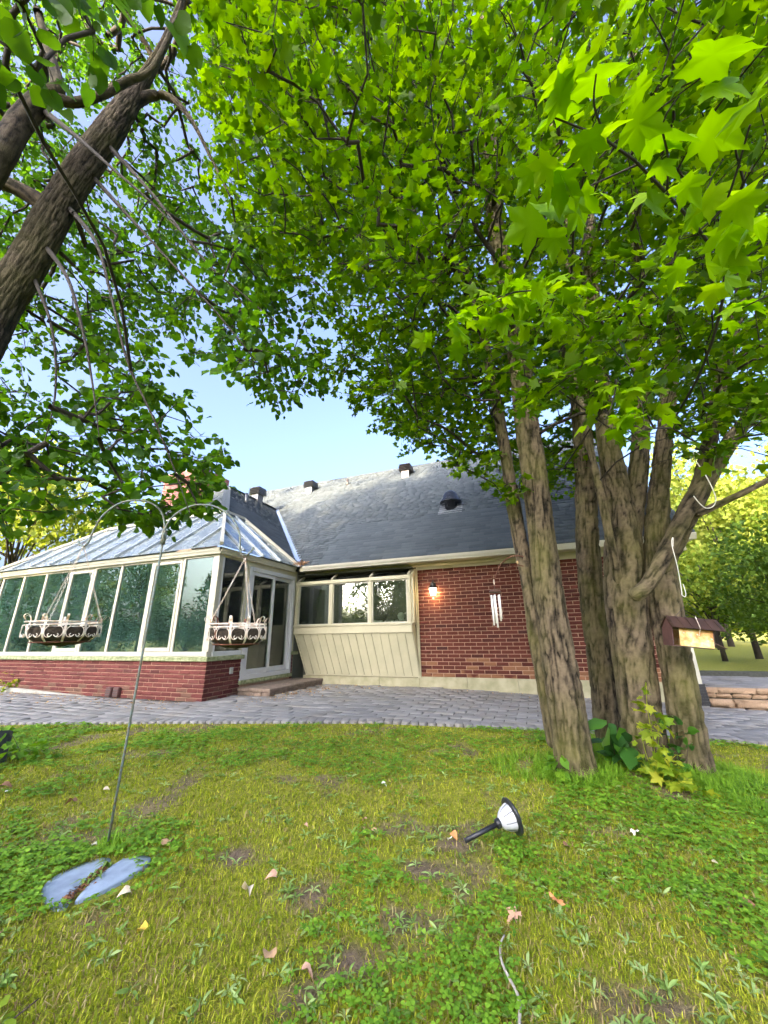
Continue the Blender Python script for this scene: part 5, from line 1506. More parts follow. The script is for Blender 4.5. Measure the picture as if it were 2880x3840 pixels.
MAPLE_S = np.array([(0, .40), (0, .12), (.24, .06), (.47, .14), (.33, .37), (.58, .70), (.24, .68), (0, 1.05), (-.24, .68), (-.58, .70), (-.33, .37), (-.47, .14), (-.24, .06)])
MAPLE_D = np.array([(0, .38), (0, .09), (.18, .03), (.30, .08), (.53, .09), (.42, .20), (.34, .33), (.45, .42), (.50, .55), (.65, .70), (.47, .69), (.34, .72), (.23, .65), (.24, .76), (.16, .84), (.11, .93), (0, 1.08),
                    (-.11, .93), (-.16, .84), (-.24, .76), (-.23, .65), (-.34, .72), (-.47, .69), (-.65, .70), (-.50, .55), (-.45, .42), (-.34, .33), (-.42, .20), (-.53, .09), (-.30, .08), (-.18, .03)])
LINDEN_S = np.array([(0, .45), (0, .05), (.27, -.03), (.47, .22), (.42, .58), (.16, .88), (0, 1.04), (-.16, .88), (-.42, .58), (-.47, .22), (-.27, -.03)])
OVAL_S = np.array([(0, .5), (0, 0), (.26, .3), (.28, .6), (0, 1.0), (-.28, .6), (-.26, .3)])


def leaf_unit(o, droop=.22, fold=.18, seed=0, wave=.0):
    rg = np.random.default_rng(seed)
    z = -droop * (o[:, 1] - .3) ** 2 - .25 * droop * o[:, 0] ** 2 + fold * np.abs(o[:, 0]) * .5
    z = z + rg.normal(0, .03 + wave, len(o))
    V = np.c_[o, z]
    n = len(o) - 1
    F = np.array([(0, 1 + i, 1 + (i + 1) % n) for i in range(n)])
    return V, F


def leaf_frames(dirs, tilt, rg, updir=None):
    """orthonormal frames: y along dirs, z near up, randomly tilted"""
    n = len(dirs)
    up = np.tile(np.array([0, 0, 1.0]), (n, 1)) if updir is None else updir
    up = up + rg.normal(0, tilt, (n, 3))
    y = dirs / (np.linalg.norm(dirs, axis=1)[:, None] + 1e-9)
    x = np.cross(y, up)
    x /= np.linalg.norm(x, axis=1)[:, None] + 1e-9
    z = np.cross(x, y)
    return np.stack([x, y, z], -1)        # columns


def leaf_cloud(unit, P, Fm, size):
    V, F = unit
    n = len(P)
    W_ = np.einsum('nij,vj->nvi', Fm * size[:, None, None], V) + P[:, None]
    FF = (F[None] + (np.arange(n) * len(V))[:, None, None]).reshape(-1, 3)
    return W_.reshape(-1, 3), FF


def sprays(tips, dirs, per, length, pet, size, rg, tilt=.45, droop=.35):
    """leaves set in opposite pairs along a short shoot at each tip; returns positions, frames, sizes"""
    n = len(tips)
    d = dirs.copy()
    d[:, 2] *= .45
    d += rg.normal(0, .35, d.shape)
    d[:, 2] -= .05
    d /= np.linalg.norm(d, axis=1)[:, None]
    side = np.cross(d, np.array([0, 0, 1.0]))
    side /= np.linalg.norm(side, axis=1)[:, None] + 1e-9
    P, D = [], []
    ends = []
    for k in range(per):
        t = (k // 2 + .4 + rg.random(n) * .5) / max(1, per // 2)
        sg = 1 if k % 2 else -1
        base = tips + d * (length * (t - .6))[:, None]
        ld = d * (.4 + .8 * t)[:, None] + side * (sg * (.95 - .5 * t))[:, None] + rg.normal(0, .3, (n, 3))
        ld[:, 2] -= droop * rg.random(n)
        ld /= np.linalg.norm(ld, axis=1)[:, None]
        P.append(base + ld * (pet * (.6 + .8 * rg.random(n)))[:, None])
        D.append(ld)
    P, D = np.concatenate(P), np.concatenate(D)
    Fm = leaf_frames(D, tilt, rg)
    sz = size * np.clip(rg.normal(1, .22, len(P)), .5, 1.5)
    shoots = (tips - d * length * .6, tips + d * length * .4)
    return P, Fm, sz, shoots


def lobe_targets(lobes, per_r3, rg, mn=2):
    out = []
    for x, y, z, r_ in lobes:
        n = max(mn, int(per_r3 * (r_ / .6) ** 2.2))
        v = rg.normal(0, 1, (n, 3))
        v /= np.linalg.norm(v, axis=1)[:, None]
        rr = r_ * rg.random(n) ** .45
        out.append(np.array([x, y, z]) + v * rr[:, None] * np.array([1, 1, .75]))
    return np.concatenate(out)


def add_leaves(tree, units, leafmat, P, Fm, sz, single, rest='crown', near=None):
    """the `single` leaves nearest the viewpoint become objects of their own, the rest one crown"""
    rg = np.random.default_rng(len(P))
    d = np.linalg.norm(P - np.array([0, 0, H_CAM]), axis=1) if near is None else near
    # only those in front and in view count
    q = P - np.array([0, 0, H_CAM])
    dep = q @ np.array(fwd)
    sx_, sy_ = q @ np.array(cr) / np.maximum(dep, .01), q @ np.array(cu) / np.maximum(dep, .01)
    inview = (dep > .3) & (np.abs(sx_) < 1.02) & (np.abs(sy_) < 1.36)
    d = d + np.where(inview, 0, 100)
    order = np.argsort(d)
    mes = [mesh_np('leaf', V, F, leafmat, True) for V, F in units]
    for i in order[:single]:
        o = bpy.data.objects.new('leaf', mes[i % len(mes)])
        COL.objects.link(o)
        o.parent = tree
        m_ = np.eye(4)
        m_[:3, :3] = Fm[i] * sz[i]
        m_[:3, 3] = P[i]
        o.matrix_local = Matrix(m_.tolist())
    r_ = order[single:]
    if len(r_):
        Vs, Fs, A, n = [], [], [], 0
        for j, u in enumerate(units):
            s = r_[j::len(units)]
            V, F = leaf_cloud(u, P[s], Fm[s], sz[s])
            Vs.append(V)
            Fs.append(F + n)
            A.append(np.repeat(rg.random(len(s)), len(u[0])))
            n += len(V)
        o = ob(rest, mesh_np(rest, np.concatenate(Vs), np.concatenate(Fs), leafmat, True, {'var': np.concatenate(A)}), tree)
        o['kind'] = 'stuff'
        return o


def add_branches(tree, name, net, mat, thick=.012):
    p0, p1, r0, r1 = net[:4]
    big = r0 > thick
    Vs, Fs, n = [], [], 0
    for sel, sd_ in ((big, 8), (~big, 4)):
        if sel.any():
            V, F = tubes(p0[sel], p1[sel], r0[sel], r1[sel], sd_)
            Vs.append(V)
            Fs.append(F + n)
            n += len(V)
    return ob(name, mesh_np(name, np.concatenate(Vs), np.concatenate(Fs), mat, True), tree)


rgm = np.random.default_rng(21)
lob = np.array(MAPLE_LOBES)
tkeys = ['t1', 't2', 't3', 't4']
tlabels = ['thick straight maple trunk nearest the wind chime, first of the clump', 'slim maple trunk standing farthest back in the clump',
           'broad forked maple trunk with dark stained bark in the middle of the clump', 'maple on the right of the clump with big limbs reaching right']
# each foliage mass belongs to the stem it is nearest to
sp = [np.concatenate([spline(s, 30)[:, :3] for s in STEMS[k]]) for k in tkeys]
own = np.argmin(np.stack([np.min(np.linalg.norm(lob[:, None, :3] - s[None], axis=2) + rgm.normal(0, .3, (len(lob), 1)), axis=1) for s in sp], 1), axis=1)
MU = [leaf_unit(MAPLE_S, .35, .2, s) for s in range(4)]
MUD = [leaf_unit(MAPLE_D, .35, .2, s + 5) for s in range(5)]
trees = {}
for ti, k in enumerate(tkeys):
    base = STEMS[k][0][0]
    tr = empty('maple_tree', (0, 0, 0), 0, tlabels[ti], 'tree', 'clump of maples on the lawn')
    trees[k] = tr
    for si, st in enumerate(STEMS[k]):
        o = ob('trunk' if si == 0 else 'stem', trunk_mesh('trunk', st, M['bark'], .026 if si == 0 else .014, .045 if si == 0 else 0, ti * 7 + si * 3, 1.0), tr)
    L = lob[own == ti]
    tg = lobe_targets(L, 21, rgm)
    net = grow(STEMS[k], tg, seed=ti, rtip=.0028, power=.48)
    add_branches(tr, 'branch', net, M['twigd'])
    P, Fm, sz, sh = sprays(tg, net[4], 8, .25, .05, .080, rgm, .55)
    V, F = tubes(sh[0], sh[1], np.full(len(tg), .0022), np.full(len(tg), .0012), 3)
    ob('shoots', mesh_np('shoots', V, F, M['twig']), tr)['kind'] = 'stuff'
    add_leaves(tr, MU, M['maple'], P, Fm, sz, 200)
    print(k, 'targets', len(tg), 'leaves', len(P))

# foreground maple branch hanging in from the right-hand tree, leaves one by one
def near_branch(tree, path, side_paths, leaves, size, seed, mat=None):
    rg = np.random.default_rng(seed)
    MB().tube([Vector(p[:3]) for p in spline(path, 30)], [float(p[3]) for p in spline(path, 30)], 6).build('branch', M['twigd'], tree, True)
    anchor = [spline(path, 60)[36:, :3]] * 2
    for s in side_paths:
        sp_ = spline(s, 16)
        MB().tube([Vector(p[:3]) for p in sp_], [float(p[3]) for p in sp_], 5).build('twig', M['twigd'], tree, True)
        anchor.append(sp_[4:, :3])
    mes = [mesh_np('leaf', V, F, mat or M['maplelit'], True) for V, F in [leaf_unit(MAPLE_D, .75 + .25 * (s % 3), .10, s + seed, -.012) for s in range(6)]]
    A = np.concatenate(anchor)
    for i in range(leaves):
        a = A[rg.integers(len(A))]
        d = rg.normal(0, 1, 3)
        d[2] = -abs(d[2]) * .15
        d /= np.linalg.norm(d)
        s = size * rg.uniform(.65, 1.25)
        pet = rg.uniform(.03, .09)
        b = a + d * pet
        Fm = leaf_frames(d[None] + np.array([[0, 0, -.12]]), .4, rg)[0]
        m_ = np.eye(4)
        m_[:3, :3] = Fm * s
        m_[:3, 3] = b
        o = bpy.data.objects.new('leaf', mes[i % 6])
        COL.objects.link(o)
        o.parent = tree
        o.matrix_local = Matrix(m_.tolist())


near_branch(trees['t4'], [(3.0, 3.5, 3.1, .012), (2.2, 2.2, 2.75, .009), (1.36, 1.14, 2.357, .006), (1.015, .862, 2.271, .005), (.784, .707, 2.195, .004), (.635, .61, 2.148, .0035), (.515, .546, 2.122, .003), (.36, .49, 2.09, .0018)],
            [[(.784, .707, 2.195, .003), (.70, .60, 2.15, .0025), (.60, .50, 2.08, .0022), (.58, .44, 2.04, .0015)],
             [(.635, .61, 2.148, .003), (.54, .64, 2.13, .0022), (.466, .667, 2.12, .0015)],
             [(.515, .546, 2.122, .003), (.44, .47, 2.08, .0022), (.395, .40, 2.02, .0015)],
             [(1.36, 1.14, 2.357, .004), (1.25, .9, 2.28, .003), (1.15, .75, 2.2, .002), (1.08, .66, 2.15, .0015)],
             [(1.015, .862, 2.271, .003), (.95, .72, 2.18, .003), (.75, .48, 2.03, .002)],
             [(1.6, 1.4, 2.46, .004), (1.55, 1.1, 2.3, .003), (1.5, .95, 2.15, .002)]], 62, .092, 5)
near_branch(trees['t3'], [(2.1, 3.7, 3.35, .010), (1.546, 2.241, 3.26, .007), (1.085, 1.806, 3.053, .005), (.784, 1.645, 2.915, .004), (.558, 1.631, 2.80, .003), (.344, 1.647, 2.628, .002)],
            [[(1.085, 1.806, 3.053, .004), (.95, 1.80, 2.80, .003), (.869, 1.813, 2.708, .0025), (.648, 1.851, 2.61, .002)], [(1.546, 2.241, 3.26, .004), (1.3, 2.0, 2.85, .003), (1.1, 1.95, 2.60, .002), (.942, 1.926, 2.50, .0015)],
             [(.784, 1.645, 2.915, .003), (.70, 1.55, 2.80, .002), (.55, 1.5, 2.66, .0015)]], 84, .10, 8, M['maplelit'])
near_branch(trees['t2'], [(2.1, 4.0, 2.9, .010), (1.75, 2.6, 2.75, .006), (1.518, 2.06, 2.626, .005), (1.365, 1.945, 2.342, .004), (1.265, 1.966, 2.198, .002)],
            [[(1.518, 2.06, 2.626, .004), (1.55, 1.95, 2.4, .003), (1.5, 1.9, 2.2, .002)], [(1.75, 2.6, 2.75, .004), (1.8, 2.4, 2.4, .003), (1.78, 2.3, 2.1, .002)]], 36, .095, 12, M['maplelit'])

# linden on the left, trunk leaning in from outside the frame
rgl = np.random.default_rng(33)
lin = empty('linden_tree', (0, 0, 0), 0, 'leaning linden at the left edge with round leaves and drooping twigs', 'tree')
for si, st in enumerate(STEMS['lin']):
    ob('trunk' if si == 0 else 'limb', trunk_mesh('trunk', st, M['bark2'] if si < 5 else M['twigd'], .018 if si == 0 else .006, .06 if si == 0 else 0, 40 + si * 3, 1.0 if si < 3 else .8), lin)
tg = lobe_targets(LINDEN_LOBES, 34, rgl, 3)
net = grow(STEMS['lin'], tg, seed=9, zmin=1.0, pathcost=.1, wig=.12, rtip=.0023)
add_branches(lin, 'branch', net, M['twigd'])
P, Fm, sz, sh = sprays(tg, net[4], 7, .18, .035, .062, rgl, .75, .7)
V, F = tubes(sh[0], sh[1], np.full(len(tg), .0018), np.full(len(tg), .001), 3)
ob('shoots', mesh_np('shoots', V, F, M['twigd']), lin)['kind'] = 'stuff'
LU = [leaf_unit(LINDEN_S, .35, .3, s) for s in range(4)]
add_leaves(lin, LU, M['linden'], P, Fm, sz, 300)
print('linden leaves', len(P))


# ---- trees beyond: behind the house, to the right, and behind the viewpoint (they screen the low sun and show in the windows)
def far_crown(seed, n, size, clumps=26):
    rg = np.random.default_rng(seed)
    C = []
    for i in range(clumps):
        v = rg.normal(0, 1, 3)
        v /= np.linalg.norm(v)
        rr = rg.random() ** .4
        C.append(np.r_[v * rr * np.array([.42, .42, .40]) + np.array([0, 0, .60]), rg.uniform(.10, .2)])
    C = np.array(C)
    k = rg.integers(len(C), size=n)
    v = rg.normal(0, 1, (n, 3))
    v /= np.linalg.norm(v, axis=1)[:, None]
    P = C[k, :3] + v * (C[k, 3] * rg.random(n) ** .35)[:, None]
    d = v + rg.normal(0, .7, (n, 3))
    Fm = leaf_frames(d, .8, rg)
    return P, Fm, size * rg.uniform(.6, 1.4, n), C


def far_tree_protos(tag_, seed, n, size, mat, bmat):
    P, Fm, sz, C = far_crown(seed, n, size)
    V, F = leaf_cloud(leaf_unit(OVAL_S[[0, 1, 2, 4, 6]] if False else np.array([(0, .5), (0, 0), (.4, .5), (0, 1), (-.4, .5)]), .2, .2, seed), P, Fm, sz)
    rg = np.random.default_rng(seed)
    me = mesh_np('crown', V, F, mat, True, {'var': np.repeat(rg.random(len(P)), 5)})
    tm = MB()
    tm.tube([(0, 0, -.02), (.004, .003, .12), (-.006, .004, .3), (.004, 0, .5), (0, 0, .75)], [.024, .019, .016, .011, .004], 10)
    for c in C[:14]:
        z0 = rg.uniform(.18, .45)
        tm.tube([(0, 0, z0), tuple(c[:3] * .45 + np.array([0, 0, .55 * z0 + .02])), tuple(c[:3])], [.009, .006, .002], 6)
    return me, tm.mesh('trunk', bmat, True)


PROTO = [far_tree_protos('a', 3, 5200, .030, M['farleaf'], M['twigd']), far_tree_protos('b', 4, 5200, .030, M['farlit'], M['twigd']),
         far_tree_protos('c', 5, 5200, .028, M['fardark'], M['twigd'])]


def far_tree(name, x, y, h, wd, kind, rz, label, group=None, z=0.0):
    t_ = empty(name, (x, y, z), rz, label, 'tree', group)
    me, tm = PROTO[kind]
    c = ob('crown', me, t_)
    b = ob('trunk', tm, t_)
    c.scale = (wd, wd, h)
    b.scale = (wd * .8, wd * .8, h)
    return t_


G1 = 'sunlit trees behind the sunroom'
far_tree('background_tree', -27, 27, 15, 11, 1, .3, 'golden sunlit tree showing over the sunroom roof, left of the chimney', G1)
far_tree('background_tree', -36, 25, 12.5, 11, 1, 1.6, 'low yellow-green tree at the far left above the sunroom gutter', G1)
far_tree('background_tree', -21, 30, 13, 9, 0, 2.2, 'green tree half hidden behind the brick chimney', G1)
far_tree('background_tree', -46, 30, 14, 12, 0, 4.2, 'distant tree at the left edge behind the linden twigs', G1)
G2 = 'trees beyond the raised terrace'
far_tree('background_tree', 17.5, 19, 8.5, 8, 1, .5, 'pale golden sunlit tree rising behind the bird feeder', G2)
far_tree('background_tree', 22.5, 21, 11, 10, 1, 2.5, 'tall sunlit tree above the terrace at the right edge', G2)
far_tree('background_tree', 14.2, 17, 5.4, 5.5, 0, 3.5, 'rounded green tree just right of the downspout', G2)
far_tree('background_tree', 19.5, 16.5, 6.8, 6.5, 0, 5.1, 'forked tree with a bare trunk beyond the terrace', G2)
far_tree('background_tree', 25, 30, 15, 12, 1, 1.1, 'yellow sunlit tree at the back beyond the terrace', G2)
far_tree('background_tree', 15, 31, 13, 10, 0, 4.1, 'tall green tree behind the right end of the house', G2)
far_tree('dark_shrub_tree', 11.6, 11.0, 4.6, 4.2, 2, 1.3, 'dark leafy small tree at the right edge beside the terrace', G2)
far_tree('dark_shrub_tree', 14.6, 14.5, 3.2, 5.0, 2, 2.7, 'low dark shrub at the far side of the terrace', G2)
far_tree('background_tree', 31, 36, 14, 13, 0, .9, 'wide green tree far beyond the terrace at the right edge', G2)
far_tree('background_tree', 22, 38, 12, 14, 1, 3.9, 'distant yellow sunlit tree low behind the terrace trees', G2, -2)
far_tree('background_tree', 36, 44, 13, 18, 0, 2.9, 'broad tree on the horizon beyond the terrace', G2, -3)
G3 = 'row of trees behind the viewpoint'
k = 0
for i in range(3, 15):                   # unseen row well behind the viewpoint, heights shaped to block sun or admit light
    x, y = -62 + 7.4 * i, -34 - 3.5 * (i % 3) + .12 * i
    far_tree('background_tree', x, y, (22 + 1.5 * (i % 4)) if i < 8 else 9 + (i % 3), 13.5, 2 if i % 2 else 0, i * 1.3, 'unseen tree added behind the first row to screen the low sun', G3)
for i in range(17):
    x, y = -58 + 6.2 * i, -28 - 2.0 * (i % 3)
    far_tree('background_shrub', x, y, 6.5 + .8 * (i % 3), 9.5, 0 if i % 3 else 2, i * 2.1, 'tall shrub behind the viewpoint, mirrored in the windows', 'shrubs behind the viewpoint', -1.3)
for i in range(4):  # unseen second row, added to thicken the screen against the sun
    far_tree('background_tree', -44 + 9 * i, -52 - 3 * (i % 2), 25 + 2 * (i % 3), 17, 0 if i % 2 else 2, i * 1.9, 'unseen tree added behind the first row to screen the low sun', G3)
for i in range(7):                       # screen of trees off to the left, mirrored in the sunroom glazing
    far_tree('background_tree', -26 - 3.5 * (i % 3), 10 - 5.2 * i, 7.5 + 1.6 * (i % 3), 8, (0, 1, 0, 0, 1, 0, 0)[i], i * 2.3, 'tree left of the frame, mirrored in the sunroom glass', 'trees left of the frame')
for i in range(7):
    far_tree('background_shrub', -23 - 2 * (i % 2), 9 - 4.6 * i, 3.2 + .5 * (i % 3), 5.5, 2 if i % 2 else 0, i * 1.7, 'shrub left of the frame, mirrored in the sunroom glass', 'shrubs left of the frame', -.6)
# ================================================================ GRASS AND WEEDS
M['grass'] = leaf_mat('grass blade', (.17, .23, .014), (.33, .39, .022), (.50, .50, .06), .35, .6)
M['clover'] = leaf_mat('clover leaf', (.09, .22, .02), (.15, .32, .025), (.22, .40, .035), .35, .55)
M['weed'] = leaf_mat('broad weed leaf', (.14, .24, .05), (.22, .36, .09), (.34, .46, .18), .3, .5)
M['straw'] = leaf_mat('dry grass', (.16, .10, .045), (.32, .24, .11), (.46, .38, .19), .25, .8)
rgg = np.random.default_rng(77)


def lawn_points(n, ymin=.75, ymax=6.2, power=1.7):
    """scatter over the lawn in view, denser towards the viewpoint"""
    out = []
    tot = 0
    while tot < n:
        m_ = n * 2
        y = ymin + (ymax - ymin) * rgg.random(m_) ** power
        x = rgg.uniform(-1.35, 1.35, m_) * (y + .6)
        ok = (y < yedge(x) - .015) & (x > -6) & (x < 8) & (np.hypot((x + 1.36) / .185, (y - 2.15) / .175) > 1)
        p = np.c_[x[ok], y[ok]]
        out.append(p)
        tot += len(p)
    return np.concatenate(out)[:n]


def blades(P, h, wd, lean, mat, name, var_):
    n = len(P)
    x, y = P[:, 0], P[:, 1]
    z = lawn_z(x, y) - .004
    a = rgg.uniform(0, 2 * math.pi, n)
    dx, dy = np.cos(a), np.sin(a)
    px, py = -dy, dx
    hh = h * np.clip(rgg.normal(1, .3, n), .35, 1.9)
    ln = lean * rgg.random(n) * hh
    b = np.c_[x, y, z]
    D = np.c_[dx, dy, np.zeros(n)]
    S_ = np.c_[px, py, np.zeros(n)] * (wd * rgg.uniform(.7, 1.3, n) / 2)[:, None]
    up = np.array([0, 0, 1.0])
    mid_ = b + D * (ln * .35)[:, None] + up * (hh * .62)[:, None]
    tip = b + D * ln[:, None] + up * (hh * np.sqrt(np.maximum(.08, 1 - .55 * (ln / hh) ** 2)))[:, None]
    V = np.stack([b - S_, b + S_, mid_ - S_ * .75, mid_ + S_ * .75, tip], 1).reshape(-1, 3)
    f = np.array([(0, 1, 3), (0, 3, 2), (2, 3, 4)])
    F = (f[None] + (np.arange(n) * 5)[:, None, None]).reshape(-1, 3)
    o = ob(name, mesh_np(name, V, F, mat, False, {'var': np.repeat(np.clip(var_, 0, .999), 5)}))
    return o


P = lawn_points(280000)
x, y = P[:, 0], P[:, 1]
keep = rgg.random(len(P)) > np.maximum(bare(x, y) * .93, 0)
P = P[keep]
x, y = P[:, 0], P[:, 1]
dist = np.hypot(x, y)
gcol = np.clip(.5 * patch(x, y, 1.1, 2.0) + .5 * patch(x, y, 4.5, 8.0) + rgg.normal(0, .2, len(x)) - .06, 0, 1)
o = blades(P, .017 + .012 * patch(x, y, 2.0, 1.0), .0021 + .0010 * dist, 1.9, M['grass'], 'lawn_grass', gcol)
tag(o, 'short yellow-green lawn grass between the camera and the patio', 'grass', kind='stuff')
Q = lawn_points(70000)
Q = Q[rgg.random(len(Q)) < .25 + .75 * np.clip((patch(Q[:, 0], Q[:, 1], 1.5, 12.0) - .45) * 5, 0, 1)]
o = blades(Q, .026, .0028 + .0008 * np.hypot(Q[:, 0], Q[:, 1]), 1.6, M['straw'], 'dry_grass', rgg.random(len(Q)))
tag(o, 'straw coloured dry grass blades scattered through the lawn', 'dry grass', kind='stuff')
# taller grass round the trunks and along the patio edge
tt = []
for cx, cy_, r_, n_ in ((1.55, 3.62, .34, 1500), (2.3, 3.85, .45, 1500), (2.5, 3.6, .42, 1600), (2.35, 4.5, .3, 500), (2.75, 3.2, .5, 1700), (1.25, 3.75, .35, 900), (-1.47, 2.42, .06, 90)):
    a = rgg.uniform(0, 2 * math.pi, n_)
    rr = r_ * np.sqrt(rgg.uniform(.25, 1, n_))
    tt.append(np.c_[cx + rr * np.cos(a), cy_ + rr * np.sin(a)])
tt = np.concatenate(tt)
o = blades(tt, .085, .0045, 1.9, M['clover'], 'tall_grass', np.clip(rgg.normal(.08, .12, len(tt)), 0, 1))
tag(o, 'long unmown grass tufts round the feet of the maples', 'grass', kind='stuff')


def flat_leaves(P, D, size, unit, mat, name, lift, label, cat, tilt=.35, var_=None):
    z = lawn_z(P[:, 0], P[:, 1]) + lift
    Fm = leaf_frames(D, tilt, rgg)
    V, F = leaf_cloud(unit, np.c_[P, z], Fm, size)
    o = ob(name, mesh_np(name, V, F, mat, True, {'var': np.repeat(rgg.random(len(P)) if var_ is None else var_, len(unit[0]))}))
    tag(o, label, cat, kind='stuff')
    return o


# clover: three leaflets per stalk, in patches
C = lawn_points(85000, power=1.6)
m_ = np.clip((patch(C[:, 0], C[:, 1], 1.25, 20.0) - .47) * 7, 0, 1) * (1 - bare(C[:, 0], C[:, 1]))
C = C[rgg.random(len(C)) < m_]
n = len(C)
a0 = rgg.uniform(0, 2 * math.pi, n)
PP, DD = [], []
for j in range(3):
    a = a0 + j * 2.094
    d = np.c_[np.cos(a), np.sin(a), np.full(n, .12)]
    PP.append(C)
    DD.append(d)
PP, DD = np.concatenate(PP), np.concatenate(DD)
h3 = np.tile(.018 + .022 * rgg.random(n), 3)
flat_leaves(PP, DD, (.0115) * (1 + .25 * np.hypot(PP[:, 0], PP[:, 1])) * rgg.uniform(.7, 1.3, len(PP)), leaf_unit(np.array([(0, .55), (0, 0), (.38, .55), (.25, .95), (-.25, .95), (-.38, .55)]), .2, .2), M['clover'], 'clover', h3,
            'patches of darker green clover in the lawn', 'clover', .3, np.tile(rgg.random(n), 3))
# rosettes of narrow weed leaves, mostly near the viewpoint
W0 = lawn_points(3000, ymax=4.4, power=1.7)
W0 = W0[rgg.random(len(W0)) < .25 + np.clip((patch(W0[:, 0], W0[:, 1], 1.6, 31.0) - .42) * 6, 0, .75)]
n = len(W0)
PP, DD = [], []
a0 = rgg.uniform(0, 6.28, n)
for j in range(7):
    a = a0 + j * .9 + rgg.normal(0, .25, n)
    DD.append(np.c_[np.cos(a), np.sin(a), rgg.uniform(.05, .75, n)])
    PP.append(W0)
PP, DD = np.concatenate(PP), np.concatenate(DD)
flat_leaves(PP, DD, rgg.uniform(.018, .055, len(PP)), leaf_unit(np.array([(0, .5), (0, 0), (.10, .35), (.11, .65), (0, 1.0), (-.11, .65), (-.10, .35)]), .5, .3), M['weed'], 'lawn_weeds', .008,
            'rosettes of pale narrow weed leaves in the near lawn', 'weeds', .3, np.tile(rgg.random(n), 7))
# moss: tiny upright scales making the ground plush
MO = lawn_points(70000, power=1.6)
MO = MO[rgg.random(len(MO)) < np.clip((patch(MO[:, 0], MO[:, 1], 2.2, 44.0) - .40) * 5, 0, 1) * (1 - bare(MO[:, 0], MO[:, 1]))]
o = blades(MO, .011, .005 + .0012 * np.hypot(MO[:, 0], MO[:, 1]), .8, M['grass'], 'moss', np.clip(rgg.normal(.75, .2, len(MO)), 0, 1))
tag(o, 'yellowish moss filling the gaps in the lawn', 'moss', kind='stuff')

# litter of small dry leaves on the paving by the step and under the sunroom
n = 900
lx = np.concatenate([rgg.normal(-2.3, .35, 420), rgg.uniform(-9, -3.2, 330), rgg.uniform(-3, 4, 150)])
ly = np.concatenate([rgg.normal(-1.4, .7, 420), -2.98 - np.abs(rgg.normal(0, .42, 330)), -.1 - np.abs(rgg.normal(0, .25, 150))])
ok = ~((lx < -2.4) & (lx > -3.2) & (ly > -2.02)) & ~((lx < -3.18) & (ly > -2.96)) & (ly < -.06)
lx, ly = lx[ok], ly[ok]
pw_ = np.array([tuple(wl(a, b)) for a, b in zip(lx, ly)])
g_ = ground(pw_[:, 0], pw_[:, 1]) + .037
a = rgg.uniform(0, 6.28, len(lx))
Fm = leaf_frames(np.c_[np.cos(a), np.sin(a), rgg.normal(0, .1, len(a))], .25, rgg)
V, F = leaf_cloud(leaf_unit(OVAL_S, .6, .4), np.c_[pw_[:, :2], g_], Fm, rgg.uniform(.018, .06, len(a)))
M['litter'] = leaf_mat('leaf litter', (.18, .085, .035), (.36, .20, .08), (.62, .46, .22), .15, .8)
o = ob('leaf_litter', mesh_np('leaf_litter', V, F, M['litter'], True, {'var': np.repeat(rgg.random(len(a)), len(OVAL_S))}))
tag(o, 'scatter of small brown dry leaves on the paving by the step', 'leaf litter', kind='stuff')

# ================================================================ FALLEN LEAVES, one by one
FL = [mesh_np('fallen_leaf', *leaf_unit(LINDEN_S, .9, .9, s, .03), None, True) for s in range(3)]
FLm = [mesh_np('fallen_leaf', *leaf_unit(MAPLE_D, .8, .6, s, .04), None, True) for s in range(2)]
tones = {'tan': simple('tan dry leaf', (.55, .34, .18), .8, scale=30, amt=.35), 'pink': simple('pinkish dry leaf', (.62, .36, .24), .8, scale=30, amt=.3),
         'pale': simple('pale dry leaf', (.72, .60, .42), .8, scale=30, amt=.3), 'brown': simple('brown dry leaf', (.26, .13, .065), .85, scale=30, amt=.4),
         'orange': simple('orange maple leaf', (.66, .27, .10), .8, scale=30, amt=.3), 'yellow': simple('yellow leaf', (.75, .50, .06), .7, scale=30, amt=.3), 'white': simple('white curled leaf', (.80, .76, .66), .8, scale=30, amt=.2)}
GF_ = 'fallen leaves on the lawn'


def fallen(x, y, s, tone, label, maple=False, curl=0.0, rz=None):
    label = label or 'small %s dry leaf lying in the grass' % tone
    src = random.choice(FLm if maple else FL)
    me = src.copy()
    me.materials.clear()
    me.materials.append(tones[tone])
    z = float(lawn_z(x, y)) + .028
    o = ob('fallen_leaf', me, None, (x, y, z), (random.uniform(-.35, .35) + curl, random.uniform(-.35, .35), random.uniform(0, 6.28) if rz is None else rz))
    s *= .72
    o.scale = (s, s, s * (1 + 1.5 * abs(curl)))
    tag(o, label, 'leaf', GF_)


